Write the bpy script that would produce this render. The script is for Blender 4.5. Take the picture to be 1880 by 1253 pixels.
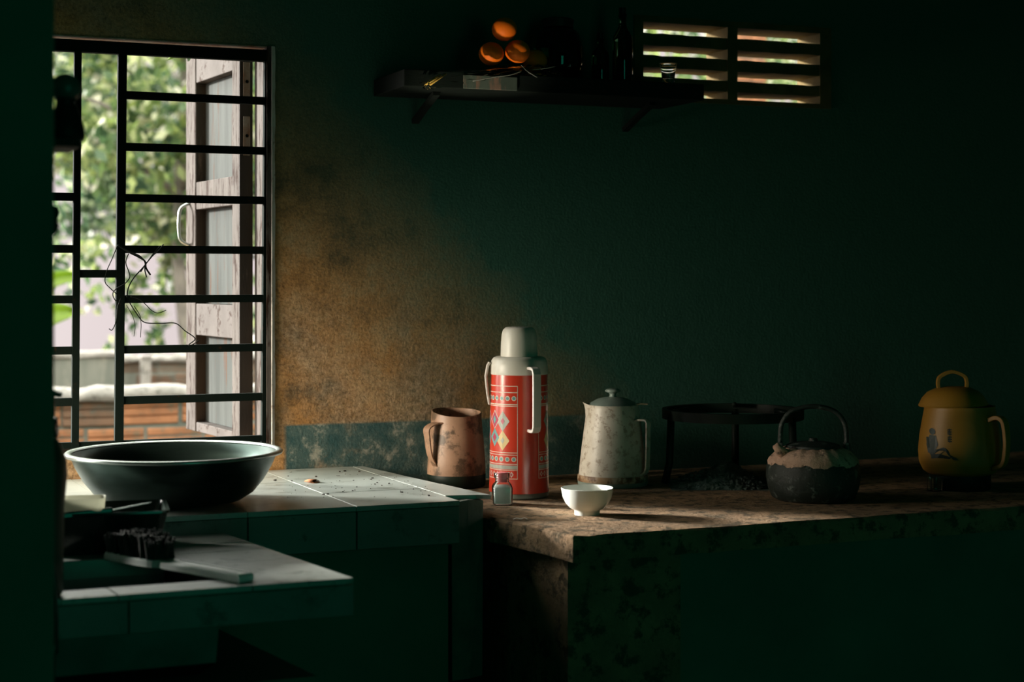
import bpy, bmesh, math, random
import numpy as np
from math import sin, cos, pi, radians, sqrt, atan2
from mathutils import Vector, Matrix

for o in list(bpy.data.objects):
    bpy.data.objects.remove(o, do_unlink=True)
sc = bpy.context.scene
C = sc.collection
random.seed(7)
rng = np.random.default_rng(11)

# ------------------------------------------------------------------ camera
H = 1.273                      # eye height above the floor
FPX, CXP, HZ = 3000.0, 940.0, 512.0
YAW = radians(22.5)
cam = bpy.data.cameras.new('camera')
cam_o = bpy.data.objects.new('camera', cam); C.objects.link(cam_o)
cam_o.location = (0, 0, H)
cam_o.rotation_euler = (pi/2, 0, -YAW)
cam.sensor_width = 36.0
cam.lens = FPX/1880*36
cam.shift_y = -(626.5-HZ)/1880
cam.clip_start = 0.02; cam.clip_end = 300
cam.dof.use_dof = True
cam.dof.focus_distance = 3.48
cam.dof.aperture_fstop = 3.4
sc.camera = cam_o

# ------------------------------------------------------------------ world: hazy bright sky
w = bpy.data.worlds.new('sky'); sc.world = w; w.use_nodes = True
nt = w.node_tree; nt.nodes.clear()
out = nt.nodes.new('ShaderNodeOutputWorld'); bg = nt.nodes.new('ShaderNodeBackground')
tc = nt.nodes.new('ShaderNodeTexCoord'); sep = nt.nodes.new('ShaderNodeSeparateXYZ')
rmp = nt.nodes.new('ShaderNodeValToRGB')
nt.links.new(tc.outputs['Generated'], sep.inputs[0]); nt.links.new(sep.outputs['Z'], rmp.inputs[0])
SKY_LOW = (0.70, 0.600, 0.600, 1); SKY_HIGH = (8.5, 8.7, 8.0, 1)
e = rmp.color_ramp.elements
e[0].position = 0.13; e[0].color = SKY_LOW
e[1].position = 0.55; e[1].color = SKY_HIGH
SUN_TO = Vector((-0.700, 0.660, 0.225)).normalized()             # towards the sun
vm = nt.nodes.new('ShaderNodeVectorMath'); vm.operation = 'DOT_PRODUCT'; vm.inputs[1].default_value = SUN_TO
nt.links.new(tc.outputs['Generated'], vm.inputs[0])
mx_ = nt.nodes.new('ShaderNodeMath'); mx_.operation = 'MAXIMUM'; mx_.inputs[1].default_value = 0; nt.links.new(vm.outputs['Value'], mx_.inputs[0])
pw = nt.nodes.new('ShaderNodeMath'); pw.operation = 'POWER'; pw.inputs[1].default_value = 7; nt.links.new(mx_.outputs[0], pw.inputs[0])
gl = nt.nodes.new('ShaderNodeMix'); gl.data_type = 'RGBA'; gl.blend_type = 'ADD'; gl.inputs[0].default_value = 1.0
sc3 = nt.nodes.new('ShaderNodeVectorMath'); sc3.operation = 'SCALE'; sc3.inputs[0].default_value = (7.0, 6.75, 6.5)   # hazy glow round the sun
nt.links.new(pw.outputs[0], sc3.inputs['Scale'])
nt.links.new(rmp.outputs[0], gl.inputs[6]); nt.links.new(sc3.outputs[0], gl.inputs[7])
nt.links.new(gl.outputs[2], bg.inputs[0]); bg.inputs[1].default_value = 1.0
nt.links.new(bg.outputs[0], out.inputs[0])

# low hazy sun beyond the trees, shining in at a slant through the barred window
sun = bpy.data.lights.new('sun', 'SUN'); sun.energy = 18.0; sun.angle = radians(7.0); sun.color = (1, .97, .91)
sun_o = bpy.data.objects.new('sun', sun); C.objects.link(sun_o)
sun_o.rotation_euler = Vector((0.700, -0.660, -0.225)).to_track_quat('-Z', 'Y').to_euler()

# unseen green fill lamp added behind the camera to lift the blacks
fl = bpy.data.lights.new('far_end_daylight', 'AREA'); fl.shape = 'RECTANGLE'; fl.size = 1.0; fl.size_y = 2.0
fl.energy = 6.0; fl.color = (0.03, 1.0, 0.60)
fl_o = bpy.data.objects.new('far_end_daylight', fl); C.objects.link(fl_o)
fl_o.location = (1.2, -2.30, 1.05); fl_o.rotation_euler = (pi/2, 0, 0)

# daylight of the second, unglazed opening in the left wall
lf = bpy.data.lights.new('side_opening_daylight', 'AREA'); lf.shape = 'RECTANGLE'; lf.size = 0.28; lf.size_y = 0.50
lf.energy = 4.6; lf.color = (1.0, .88, .70); lf.spread = radians(58)
lf_o = bpy.data.objects.new('side_opening_daylight', lf); C.objects.link(lf_o)
lf_o.location = (-.13, 3.40, H-.15); lf_o.rotation_euler = Vector((1.3, .24, -.26)).to_track_quat('-Z', 'Z').to_euler()

# added mid-air spot standing in for sunlight bounced up at the mandarins
gs_l = bpy.data.lights.new('basin_glint', 'SPOT'); gs_l.energy = 34.0; gs_l.color = (1.0, .90, .72); gs_l.spot_size = radians(19); gs_l.spot_blend = .8; gs_l.shadow_soft_size = .02
gs_o = bpy.data.objects.new('basin_glint', gs_l); C.objects.link(gs_o)
gs_o.location = (0.78, 2.96, H-.32); gs_o.rotation_euler = (Vector((1.345, 3.40, H+.52))-Vector(gs_o.location)).to_track_quat('-Z', 'Z').to_euler()

sc.view_settings.view_transform = 'Standard'
sc.view_settings.look = 'None'
sc.view_settings.exposure = 0.0
sc.view_settings.gamma = 1.0
sc.view_settings.use_curve_mapping = False
sc.cycles.use_denoising = True
sc.cycles.max_bounces = 10
sc.cycles.diffuse_bounces = 5
sc.cycles.sample_clamp_indirect = 6.0
sc.cycles.caustics_refractive = True

# ------------------------------------------------------------------ helpers
def ray(px, py):
    u = (px-CXP)/FPX; v = (HZ-py)/FPX
    return Vector((sin(YAW)+cos(YAW)*u, cos(YAW)-sin(YAW)*u, v))
def atY(px, py, Y):            # world point of a measured pixel on the plane y = Y
    d = ray(px, py); p = d*(Y/d.y); p.z += H; return p
def atZ(px, py, dz):           # ... on the horizontal plane H + dz
    d = ray(px, py); p = d*(dz/d.z); p.z += H; return p

def tag(o, label=None, cat=None, group=None, kind=None):
    if label: o['label'] = label
    if cat: o['category'] = cat
    if group: o['group'] = group
    if kind: o['kind'] = kind
    return o
def thing(name, label, cat, loc, rotz=0, group=None):
    o = bpy.data.objects.new(name, None); C.objects.link(o)
    o.empty_display_size = .05
    o.location = loc; o.rotation_euler = (0, 0, rotz)
    return tag(o, label, cat, group)
def link(name, me, m=None, parent=None, loc=(0, 0, 0), rot=(0, 0, 0)):
    o = bpy.data.objects.new(name, me); C.objects.link(o)
    if m is not None:
        me.materials.clear()
        for mm in (m if isinstance(m, (list, tuple)) else [m]): me.materials.append(mm)
    if parent: o.parent = parent
    o.location = loc; o.rotation_euler = rot
    return o
def obj(name, bm, m, parent=None, loc=(0, 0, 0), rot=(0, 0, 0), smooth=False, bevel=0, sub=0, angle=None, recalc=True):
    if recalc: bmesh.ops.recalc_face_normals(bm, faces=bm.faces[:])
    me = bpy.data.meshes.new(name); bm.to_mesh(me); bm.free()
    if smooth:
        for p in me.polygons: p.use_smooth = True
    o = link(name, me, m, parent, loc, rot)
    if smooth and angle:
        me.set_sharp_from_angle(angle=radians(angle))
    if bevel:
        b = o.modifiers.new('bevel', 'BEVEL'); b.width = bevel; b.segments = 2; b.limit_method = 'ANGLE'
    if sub:
        s = o.modifiers.new('sub', 'SUBSURF'); s.levels = sub; s.render_levels = sub
    return o
def struct(o): o['kind'] = 'structure'; return o

def add_box(bm, c, s, rotz=0):
    r = bmesh.ops.create_cube(bm, size=1, matrix=Matrix.Translation(c) @ Matrix.Rotation(rotz, 4, 'Z') @ Matrix.Diagonal((*s, 1)))
    return r['verts']
def box(c, s, rotz=0):
    bm = bmesh.new(); add_box(bm, c, s, rotz); return bm
def add_span(bm, x0, x1, y0, y1, z0, z1):
    add_box(bm, ((x0+x1)/2, (y0+y1)/2, (z0+z1)/2), (x1-x0, y1-y0, z1-z0))
def span(x0, x1, y0, y1, z0, z1):
    bm = bmesh.new(); add_span(bm, x0, x1, y0, y1, z0, z1); return bm
def add_prism(bm, poly, z0, z1, cham=0):
    n = len(poly)
    cx = sum(p[0] for p in poly)/n; cy = sum(p[1] for p in poly)/n
    rings = [[(p[0], p[1], z0) for p in poly]]
    if cham:
        rings.append([(p[0], p[1], z1-cham) for p in poly])
        q = []
        for p in poly:
            d = Vector((cx-p[0], cy-p[1])); L = max(d.length, 1e-6)
            d = d/L*cham*1.4
            q.append((p[0]+d.x, p[1]+d.y, z1))
        rings.append(q)
    else:
        rings.append([(p[0], p[1], z1) for p in poly])
    vs = [[bm.verts.new(v) for v in r] for r in rings]
    for a, b in zip(vs[:-1], vs[1:]):
        for i in range(n):
            bm.faces.new((a[i], a[(i+1) % n], b[(i+1) % n], b[i]))
    bm.faces.new(vs[0][::-1]); bm.faces.new(vs[-1])
def prism(poly, z0, z1, cham=0):
    bm = bmesh.new(); add_prism(bm, poly, z0, z1, cham); return bm
def add_lathe(bm, prof, seg=48, c=(0, 0, 0), fn=None):
    rings = []
    for r, z in prof:
        if r < 1e-6:
            p = Vector((0, 0, z)); p = fn(p, 0) if fn else p
            rings.append([bm.verts.new(p + Vector(c))])
        else:
            row = []
            for i in range(seg):
                a = 2*pi*i/seg
                p = Vector((r*cos(a), r*sin(a), z))
                if fn: p = fn(p, a)
                row.append(bm.verts.new(p + Vector(c)))
            rings.append(row)
    for a, b in zip(rings[:-1], rings[1:]):
        if len(a) == 1 and len(b) == 1: continue
        for i in range(seg):
            j = (i+1) % seg
            if len(a) == 1: bm.faces.new((a[0], b[j], b[i]))
            elif len(b) == 1: bm.faces.new((a[i], a[j], b[0]))
            else: bm.faces.new((a[i], a[j], b[j], b[i]))
def lathe(prof, seg=48, c=(0, 0, 0), fn=None):
    bm = bmesh.new(); add_lathe(bm, prof, seg, c, fn); return bm
def catmull(pts, n=6):
    pts = [Vector(p) for p in pts]
    P = [pts[0]*2-pts[1]] + pts + [pts[-1]*2-pts[-2]]
    res = []
    for i in range(1, len(P)-2):
        p0, p1, p2, p3 = P[i-1:i+3]
        for k in range(n):
            t = k/n
            res.append(.5*((2*p1)+(-p0+p2)*t+(2*p0-5*p1+4*p2-p3)*t*t+(-p0+3*p1-3*p2+p3)*t**3))
    res.append(pts[-1]); return res
def add_tube(bm, pts, r, seg=8, flat=1.0, upv=None, closed=False, rfn=None):
    pts = [Vector(p) for p in pts]; n = len(pts); rings = []
    up = Vector(upv) if upv else Vector((0, 0, 1))
    prev = None
    for i, p in enumerate(pts):
        if closed: t = pts[(i+1) % n]-pts[i-1]
        else: t = pts[min(i+1, n-1)]-pts[max(i-1, 0)]
        t.normalize()
        if prev is None or upv:
            s = t.cross(up)
            if s.length < 1e-4: s = t.cross(Vector((1, 0, 0)))
            s.normalize()
        else:
            s = prev - t*prev.dot(t); s.normalize()
        prev = s
        b = s.cross(t); b.normalize()
        rr = r*(rfn(i/(n-1)) if rfn else 1)
        rings.append([bm.verts.new(p + s*rr*cos(2*pi*k/seg) + b*rr*flat*sin(2*pi*k/seg)) for k in range(seg)])
    m = n if closed else n-1
    for i in range(m):
        a, b = rings[i], rings[(i+1) % n]
        for k in range(seg):
            bm.faces.new((a[k], a[(k+1) % seg], b[(k+1) % seg], b[k]))
    if not closed:
        bm.faces.new(rings[0][::-1]); bm.faces.new(rings[-1])
def tube(pts, r, seg=8, **k):
    bm = bmesh.new(); add_tube(bm, pts, r, seg, **k); return bm
def add_strap(bm, pts, wid, thk, side):
    """rectangular strap along pts; side = direction of its width"""
    pts = [Vector(p) for p in pts]; s = Vector(side).normalized(); rings = []
    for i, p in enumerate(pts):
        t = (pts[min(i+1, len(pts)-1)]-pts[max(i-1, 0)]).normalized()
        nrm = t.cross(s).normalized()
        ww = wid if not callable(wid) else wid(i/(len(pts)-1))
        rings.append([bm.verts.new(p+s*a*ww/2+nrm*b*thk/2) for a, b in ((-1, -1), (1, -1), (1, 1), (-1, 1))])
    for a, b in zip(rings[:-1], rings[1:]):
        for k in range(4): bm.faces.new((a[k], a[(k+1) % 4], b[(k+1) % 4], b[k]))
    bm.faces.new(rings[0][::-1]); bm.faces.new(rings[-1])
def strap(pts, wid, thk, side):
    bm = bmesh.new(); add_strap(bm, pts, wid, thk, side); return bm
def jitter(bm, amp, seed=0):
    r = random.Random(seed)
    for v in bm.verts: v.co += Vector((r.uniform(-1, 1), r.uniform(-1, 1), r.uniform(-1, 1)))*amp

# ------------------------------------------------------------------ materials
def newmat(name):
    m = bpy.data.materials.new(name); m.use_nodes = True
    n = m.node_tree; b = n.nodes['Principled BSDF']
    return m, n, b
def N(n, t, **k):
    x = n.nodes.new(t)
    for a, v in k.items(): setattr(x, a, v)
    return x
def noise(n, co, scale, detail=6, rough=.6, dist=0):
    t = N(n, 'ShaderNodeTexNoise'); t.inputs['Scale'].default_value = scale
    t.inputs['Detail'].default_value = detail; t.inputs['Roughness'].default_value = rough
    t.inputs['Distortion'].default_value = dist
    n.links.new(co, t.inputs['Vector']); return t.outputs['Fac']
def ramp(n, f, stops):
    r = N(n, 'ShaderNodeValToRGB'); n.links.new(f, r.inputs[0])
    el = r.color_ramp.elements
    while len(el) < len(stops): el.new(.5)
    for x, (p, c) in zip(el, stops):
        x.position = p; x.color = (*c, 1) if len(c) == 3 else c
    return r.outputs[0]
def mixc(n, f, a, b, mode='MIX'):
    x = N(n, 'ShaderNodeMix', data_type='RGBA', blend_type=mode)
    for s, v in ((0, f), (6, a), (7, b)):
        if isinstance(v, (int, float)): x.inputs[s].default_value = v
        elif isinstance(v, tuple): x.inputs[s].default_value = (*v, 1)
        else: n.links.new(v, x.inputs[s])
    return x.outputs[2]
def coords(n, scale=None):
    t = N(n, 'ShaderNodeTexCoord').outputs['Object']
    if scale:
        m = N(n, 'ShaderNodeMapping'); m.inputs['Scale'].default_value = scale
        n.links.new(t, m.inputs[0]); return m.outputs[0]
    return t
def bump(n, b, f, strength, dist=.002):
    x = N(n, 'ShaderNodeBump'); x.inputs['Strength'].default_value = strength; x.inputs['Distance'].default_value = dist
    n.links.new(f, x.inputs['Height']); n.links.new(x.outputs[0], b.inputs['Normal'])
def pm(name, c1, c2=None, scale=8, rough=.6, metal=0, bmp=0, bdist=.002, bscale=None, lo=.35, hi=.65, c3=None, s3=30, t3=.62, stretch=None, spec=.5, coat=0):
    m, n, b = newmat(name)
    co = coords(n, stretch)
    c2 = c2 or tuple(x*.75 for x in c1)
    f = noise(n, co, scale)
    col = ramp(n, f, [(lo, c1), (hi, c2)])
    if c3:
        g = noise(n, co, s3, 8, .7)
        msk = ramp(n, g, [(t3-.04, (0, 0, 0)), (t3+.04, (1, 1, 1))])
        col = mixc(n, msk, col, c3)
    n.links.new(col, b.inputs['Base Color'])
    b.inputs['Roughness'].default_value = rough; b.inputs['Metallic'].default_value = metal
    b.inputs['Specular IOR Level'].default_value = spec
    if coat: b.inputs['Coat Weight'].default_value = coat; b.inputs['Coat Roughness'].default_value = .15
    if bmp: bump(n, b, noise(n, co, bscale or scale*4, 8, .65), bmp, bdist)
    return m
def glassm(name, color=(1, 1, 1), rough=0.0, ior=1.45):
    m, n, b = newmat(name)
    b.inputs['Base Color'].default_value = (*color, 1); b.inputs['Transmission Weight'].default_value = 1
    b.inputs['Roughness'].default_value = rough; b.inputs['IOR'].default_value = ior
    return m
def leafm(name, stops, transl=.6, rough=.45):
    m, n, b = newmat(name)
    g = N(n, 'ShaderNodeNewGeometry')
    col = ramp(n, g.outputs['Random Per Island'], stops)
    n.links.new(col, b.inputs['Base Color']); b.inputs['Roughness'].default_value = rough
    tr = N(n, 'ShaderNodeBsdfTranslucent'); n.links.new(col, tr.inputs[0])
    mx = N(n, 'ShaderNodeMixShader'); mx.inputs[0].default_value = transl
    n.links.new(b.outputs[0], mx.inputs[1]); n.links.new(tr.outputs[0], mx.inputs[2])
    n.links.new(mx.outputs[0], n.nodes['Material Output'].inputs[0])
    return m

def wall_material():
    m, n, b = newmat('old_plaster')
    co = coords(n)
    big = noise(n, co, 2.3, 5, .6, .4); mid = noise(n, co, 9, 8, .7); fine = noise(n, co, 60, 6, .7)
    ochre = ramp(n, mid, [(.34, (.14, .082, .034)), (.5, (.44, .215, .070)), (.66, (.58, .34, .15))])
    grey = ramp(n, fine, [(.36, (.10, .102, .072)), (.64, (.50, .38, .255))])
    col = mixc(n, ramp(n, big, [(.48, (0, 0, 0)), (.66, (.9, .9, .9))]), ochre, grey)
    speck = ramp(n, noise(n, co, 130, 5, .75), [(.38, (.45, .45, .45)), (.56, (1, 1, 1))])
    col = mixc(n, .85, col, speck, 'MULTIPLY')
    # old blue-grey painted skirting along the counter
    s = N(n, 'ShaderNodeSeparateXYZ'); n.links.new(co, s.inputs[0])
    def step(val, a, bb):
        r = N(n, 'ShaderNodeMapRange'); r.inputs[1].default_value = a; r.inputs[2].default_value = bb
        n.links.new(val, r.inputs[0]); return r.outputs[0]
    zb = step(s.outputs['Z'], H-.328, H-.334); xb = step(s.outputs['X'], .932, .942)
    mul = N(n, 'ShaderNodeMath', operation='MULTIPLY'); n.links.new(zb, mul.inputs[0]); n.links.new(xb, mul.inputs[1])
    paint = ramp(n, noise(n, co, 16, 9, .72), [(.42, (.035, .085, .085)), (.54, (.085, .13, .118)), (.64, (.34, .34, .28))])
    wear = ramp(n, noise(n, co, 7, 6, .6), [(.30, (.25, .25, .25)), (.42, (1, 1, 1))])
    mul2 = N(n, 'ShaderNodeMath', operation='MULTIPLY'); n.links.new(mul.outputs[0], mul2.inputs[0]); n.links.new(wear, mul2.inputs[1])
    col = mixc(n, mul2.outputs[0], col, paint)
    # soot over the hearth side, with shade painted in towards top and right
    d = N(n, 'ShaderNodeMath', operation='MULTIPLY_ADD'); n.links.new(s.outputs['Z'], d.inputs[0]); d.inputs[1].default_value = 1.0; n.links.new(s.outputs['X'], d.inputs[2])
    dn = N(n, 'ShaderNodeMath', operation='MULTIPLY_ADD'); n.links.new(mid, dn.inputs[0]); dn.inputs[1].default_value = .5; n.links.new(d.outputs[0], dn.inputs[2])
    soot = step(dn.outputs[0], 2.40, 3.05)  # mask shared by the soot and the painted shade
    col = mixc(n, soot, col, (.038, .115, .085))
    n.links.new(col, b.inputs['Base Color']); b.inputs['Roughness'].default_value = .9
    b.inputs['Specular IOR Level'].default_value = .2
    hh = N(n, 'ShaderNodeMath', operation='ADD'); n.links.new(noise(n, co, 38, 9, .7), hh.inputs[0]); n.links.new(noise(n, co, 160, 4, .6), hh.inputs[1])
    bump(n, b, hh.outputs[0], .5, .0025)
    return m

M = {}
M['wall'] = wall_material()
M['soot'] = pm('sooty_plaster', (.09, .20, .15), (.07, .16, .12), 4, .95, bmp=.5, spec=.1)
M['vent'] = pm('smoked_cement_block', (.16, .115, .05), (.10, .075, .035), 14, .95, bmp=.6, spec=.1)
M['floor'] = pm('dark_cement_floor', (.07, .12, .095), (.05, .09, .07), 3, .9, bmp=.3, spec=.1)
M['wood_dark'] = pm('dark_old_wood', (.05, .04, .025), (.025, .022, .014), 6, .7, bmp=.4, stretch=(1, 1, 8), spec=.2)
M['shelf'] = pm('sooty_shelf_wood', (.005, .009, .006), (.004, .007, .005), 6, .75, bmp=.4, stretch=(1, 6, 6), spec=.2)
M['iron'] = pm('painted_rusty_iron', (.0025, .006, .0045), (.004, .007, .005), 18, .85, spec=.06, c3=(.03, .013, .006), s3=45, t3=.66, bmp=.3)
M['tile'] = pm('glazed_grey_tile', (.43, .465, .42), (.335, .37, .335), 5, .28, c3=(.22, .24, .205), s3=14, t3=.60, bmp=.05)
M['tile2'] = pm('worn_grey_tile', (.37, .405, .37), (.28, .315, .285), 6, .4, c3=(.18, .21, .18), s3=18, t3=.58, bmp=.08)
M['lime'] = pm('chipped_lime_edge', (.60, .56, .51), (.45, .41, .37), 14, .9, c3=(.2, .15, .11), s3=30, t3=.62, bmp=.6)
M['tile_edge'] = pm('grimy_edge_tile', (.20, .22, .195), (.13, .15, .13), 6, .5, c3=(.09, .10, .085), s3=16, t3=.58)  # darker copy of the tile, front-face shade put into the colour
M['mortar'] = pm('cement_mortar', (.14, .15, .12), (.09, .10, .08), 20, .95, bmp=.5)
M['concrete'] = pm('rough_brown_concrete', (.44, .285, .165), (.27, .185, .112), 14, .95, bmp=1.0, bdist=.010, bscale=70, c3=(.125, .098, .062), s3=30, t3=.54, spec=.15)
M['steel'] = pm('brushed_steel', (.30, .36, .33), (.22, .28, .25), 10, .22, metal=1, stretch=(1, 1, 12), bmp=.03)
M['steel_sink'] = pm('stained_steel', (.10, .12, .11), (.06, .08, .07), 9, .4, metal=1)
M['rust'] = pm('rust', (.20, .085, .035), (.34, .30, .25), 22, .85, bmp=.4)
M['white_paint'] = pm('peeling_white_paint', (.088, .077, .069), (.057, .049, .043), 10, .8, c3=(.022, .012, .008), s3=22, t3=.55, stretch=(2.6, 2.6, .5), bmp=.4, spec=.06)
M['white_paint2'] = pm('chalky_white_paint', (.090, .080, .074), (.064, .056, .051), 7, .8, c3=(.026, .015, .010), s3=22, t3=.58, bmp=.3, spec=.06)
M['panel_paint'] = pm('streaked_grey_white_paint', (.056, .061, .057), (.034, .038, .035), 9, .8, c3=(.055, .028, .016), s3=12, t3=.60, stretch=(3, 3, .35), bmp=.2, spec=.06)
M['bare_wood'] = pm('bare_brown_wood', (.035, .023, .015), (.02, .014, .01), 7, .8, c3=(.085, .058, .046), s3=8, t3=.63, stretch=(3, 3, .6), bmp=.5)
M['brick'] = pm('orange_brick', (.28, .115, .048), (.17, .068, .028), 9, .9, c3=(.10, .075, .045), s3=16, t3=.60, bmp=.6)
M['brick2'] = pm('brown_brick', (.13, .068, .038), (.08, .047, .027), 9, .9, c3=(.065, .055, .04), s3=14, t3=.56, bmp=.6)
M['cap'] = pm('lichen_grey_mortar', (.25, .228, .205), (.16, .15, .133), 14, .95, c3=(.06, .056, .045), s3=20, t3=.60, bmp=.8, bdist=.01)
M['grey_plaster'] = pm('weathered_grey_plaster', (.13, .13, .108), (.08, .086, .07), 5, .95, c3=(.17, .16, .13), s3=8, t3=.6, stretch=(2, 2, .6))
M['earth'] = pm('yard_earth', (.12, .09, .06), (.08, .06, .04), 2, .95, bmp=.4)
M['bark'] = pm('grey_bark', (.22, .19, .16), (.12, .105, .09), 9, .95, bmp=.6)
M['leaf_a'] = leafm('leaf_mixed_green', [(0, (.025, .06, .03)), (.4, (.11, .18, .06)), (.72, (.27, .33, .10)), (.9, (.46, .47, .27)), (1, (.80, .76, .66))])
M['leaf_b'] = leafm('leaf_dark_green', [(0, (.03, .07, .04)), (.6, (.115, .18, .085)), (1, (.30, .35, .20))])
M['banana'] = leafm('banana_leaf_green', [(0, (.15, .24, .015)), (1, (.21, .30, .025))], .55)
M['alum'] = pm('dull_aluminium', (.055, .085, .074), (.035, .06, .05), 7, .30, metal=.85, stretch=(1, 1, 5), spec=.5)
M['alum_rim'] = pm('worn_aluminium_rim', (.55, .60, .57), (.45, .5, .47), 20, .3, metal=.9)
M['red'] = pm('red_enamel', (.62, .050, .022), (.56, .040, .018), 4, .28, spec=.5, coat=.4)
M['white_plastic'] = pm('ivory_plastic', (.68, .66, .575), (.60, .58, .50), 6, .38, c3=(.45, .36, .22), s3=9, t3=.70)
M['handle_plastic'] = pm('off_white_plastic', (.72, .66, .60), (.62, .56, .50), 8, .4)
M['base_ring'] = pm('grey_tin_base', (.20, .21, .17), (.12, .13, .10), 20, .5, metal=.4)
M['pr_white'] = pm('print_cream', (.72, .62, .50), (.6, .5, .4), 60, .4)
M['pr_teal'] = pm('print_teal', (.10, .30, .30), (.16, .33, .32), 60, .4)
M['pr_grey'] = pm('print_grey', (.42, .43, .36), (.32, .34, .29), 60, .4)
M['pr_yellow'] = pm('print_yellow', (.68, .48, .20), (.58, .45, .2), 60, .4)
M['pr_magenta'] = pm('print_magenta', (.45, .03, .09), (.4, .04, .08), 60, .4)
M['pr_ink'] = pm('print_dark_ink', (.012, .028, .022), (.02, .035, .025), 60, .5)
M['glass'] = glassm('clear_glass', (.93, 1, .97))
M['glass_dark'] = glassm('dark_bottle_glass', (.02, .06, .03), .02)
M['salt'] = pm('white_salt', (.62, .66, .62), (.52, .57, .53), 30, .8)
M['cork'] = pm('pink_stopper', (.55, .12, .13), (.48, .09, .10), 20, .5)
M['porcelain'] = pm('white_porcelain', (.74, .755, .69), (.68, .70, .635), 3, .22, spec=.6)
M['enamel_brown'] = pm('stained_brown_enamel', (.36, .215, .135), (.22, .125, .075), 11, .5, c3=(.09, .055, .03), s3=17, t3=.54, bmp=.15)
M['enamel_black'] = pm('black_enamel', (.006, .014, .009), (.009, .017, .011), 8, .5, spec=.2)
M['enamel_white'] = pm('grimy_white_enamel', (.70, .655, .565), (.52, .475, .39), 9, .42, c3=(.40, .33, .25), s3=70, t3=.56, bmp=.1)
M['enamel_stain'] = pm('rust_stained_enamel', (.40, .25, .13), (.55, .46, .36), 22, .5, c3=(.16, .075, .03), s3=26, t3=.52)
M['lid_grey'] = pm('grey_green_lid', (.24, .30, .265), (.16, .21, .185), 9, .35, spec=.6)
M['yellow'] = pm('mustard_enamel', (.36, .18, .020), (.29, .14, .016), 6, .5, c3=(.2, .12, .04), s3=40, t3=.70)
M['sooty_pot'] = pm('soot_black', (.012, .02, .015), (.022, .032, .026), 14, .55, c3=(.12, .145, .13), s3=45, t3=.60, bmp=.8, bdist=.004)
M['ash_dust'] = pm('brown_ash_crust', (.66, .44, .32), (.46, .30, .21), 20, .95, c3=(.10, .08, .06), s3=50, t3=.60, bmp=1, bdist=.004)
M['ash'] = pm('grey_ash', (.16, .22, .19), (.08, .12, .10), 30, .95, bmp=1, bdist=.01)
M['orange'] = pm('orange_peel', (.85, .17, .006), (.78, .13, .005), 6, .6, bmp=.4, bscale=220, bdist=.0006, spec=.2)
M['plastic_bag'] = glassm('clear_film', (.95, 1, .97), .08, 1.15)
M['film_fold'] = pm('gathered_film', (.26, .26, .22), (.18, .18, .15), 30, .25)  # pale colour painting the glints along the bag's folds
M['straw'] = pm('yellow_paper', (.60, .36, .06), (.4, .22, .04), 20, .7)
M['edge_board'] = pm('stained_pale_board', (.09, .11, .085), (.05, .065, .05), 8, .6, c3=(.22, .13, .09), s3=10, t3=.60, stretch=(3, 3, .6))
M['bristle'] = pm('black_bristles', (.012, .018, .014), (.03, .03, .022), 40, .8)
M['brush_plastic'] = pm('grey_white_plastic', (.80, .84, .80), (.68, .73, .69), 10, .4)
M['black_plastic'] = pm('black_plastic', (.010, .018, .014), (.014, .024, .018), 8, .18, spec=.6)
M['bottle_green'] = pm('dark_green_plastic', (.02, .05, .03), (.03, .06, .035), 5, .45)
M['soap'] = pm('cream_soap', (.60, .62, .46), (.54, .56, .42), 8, .6)
M['dark_ceramic'] = pm('dark_glazed_ceramic', (.05, .12, .10), (.04, .09, .075), 5, .35)
M['rag'] = pm('black_rag', (.012, .02, .015), (.02, .03, .022), 20, .95, bmp=.5)
M['crumb'] = pm('black_crumbs', (.02, .02, .015), (.05, .035, .02), 30, .9)
M['dead_leaf'] = pm('orange_dead_leaf', (.36, .12, .03), (.25, .08, .02), 30, .8)
M['paper'] = pm('white_paper_scrap', (.7, .66, .6), (.6, .56, .5), 30, .8)
M['wire'] = pm('dark_wire', (.005, .008, .006), (.01, .012, .01), 30, .8, spec=.1)

# ------------------------------------------------------------------ room shell
YW, TW = 3.6, 0.10
WX0, WX1, WZ0, WZ1 = 0.155, 0.905, H-.378, H+.522      # barred window opening
VX0, VX1, VZ0, VZ1 = 1.815, 2.385, H+.440, H+.650      # ventilation opening
XL, XR, YF, ZC = -0.10, 3.7, -2.4, 2.75
bm = bmesh.new()
xs = [XL-.1, WX0, WX1, VX0, VX1, XR+.1]; zs = [0, WZ0, VZ0, WZ1, VZ1, ZC]
for i in range(5):
    for j in range(5):
        x0, x1, z0, z1 = xs[i], xs[i+1], zs[j], zs[j+1]
        if i == 1 and WZ0 <= z0 and z1 <= WZ1: continue
        if i == 3 and VZ0 <= z0 and z1 <= VZ1: continue
        add_span(bm, x0, x1, YW, YW+TW, z0, z1)
bmesh.ops.remove_doubles(bm, verts=bm.verts[:], dist=1e-5)
# drop the faces between neighbouring blocks
seen = {}
for f in list(bm.faces):
    k = tuple(round(c, 4) for c in f.calc_center_median()); seen.setdefault(k, []).append(f)
bmesh.ops.delete(bm, geom=[f for v in seen.values() if len(v) > 1 for f in v], context='FACES_ONLY')
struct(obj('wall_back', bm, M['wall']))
bm = bmesh.new()                                             # with an unglazed opening beside the counters
OY0, OY1, OZ0, OZ1 = 3.22, 3.565, H-.44, H+.14
for y0, y1, z0, z1 in ((2.2, OY0, 0, ZC), (OY1, YW, 0, ZC), (OY0, OY1, 0, OZ0), (OY0, OY1, OZ1, ZC)): add_span(bm, XL-.1, XL, y0, y1, z0, z1)
add_span(bm, -1.6, -1.5, YF-.1, 2.2, 0, ZC)
struct(obj('wall_left', bm, M['soot']))

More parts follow.
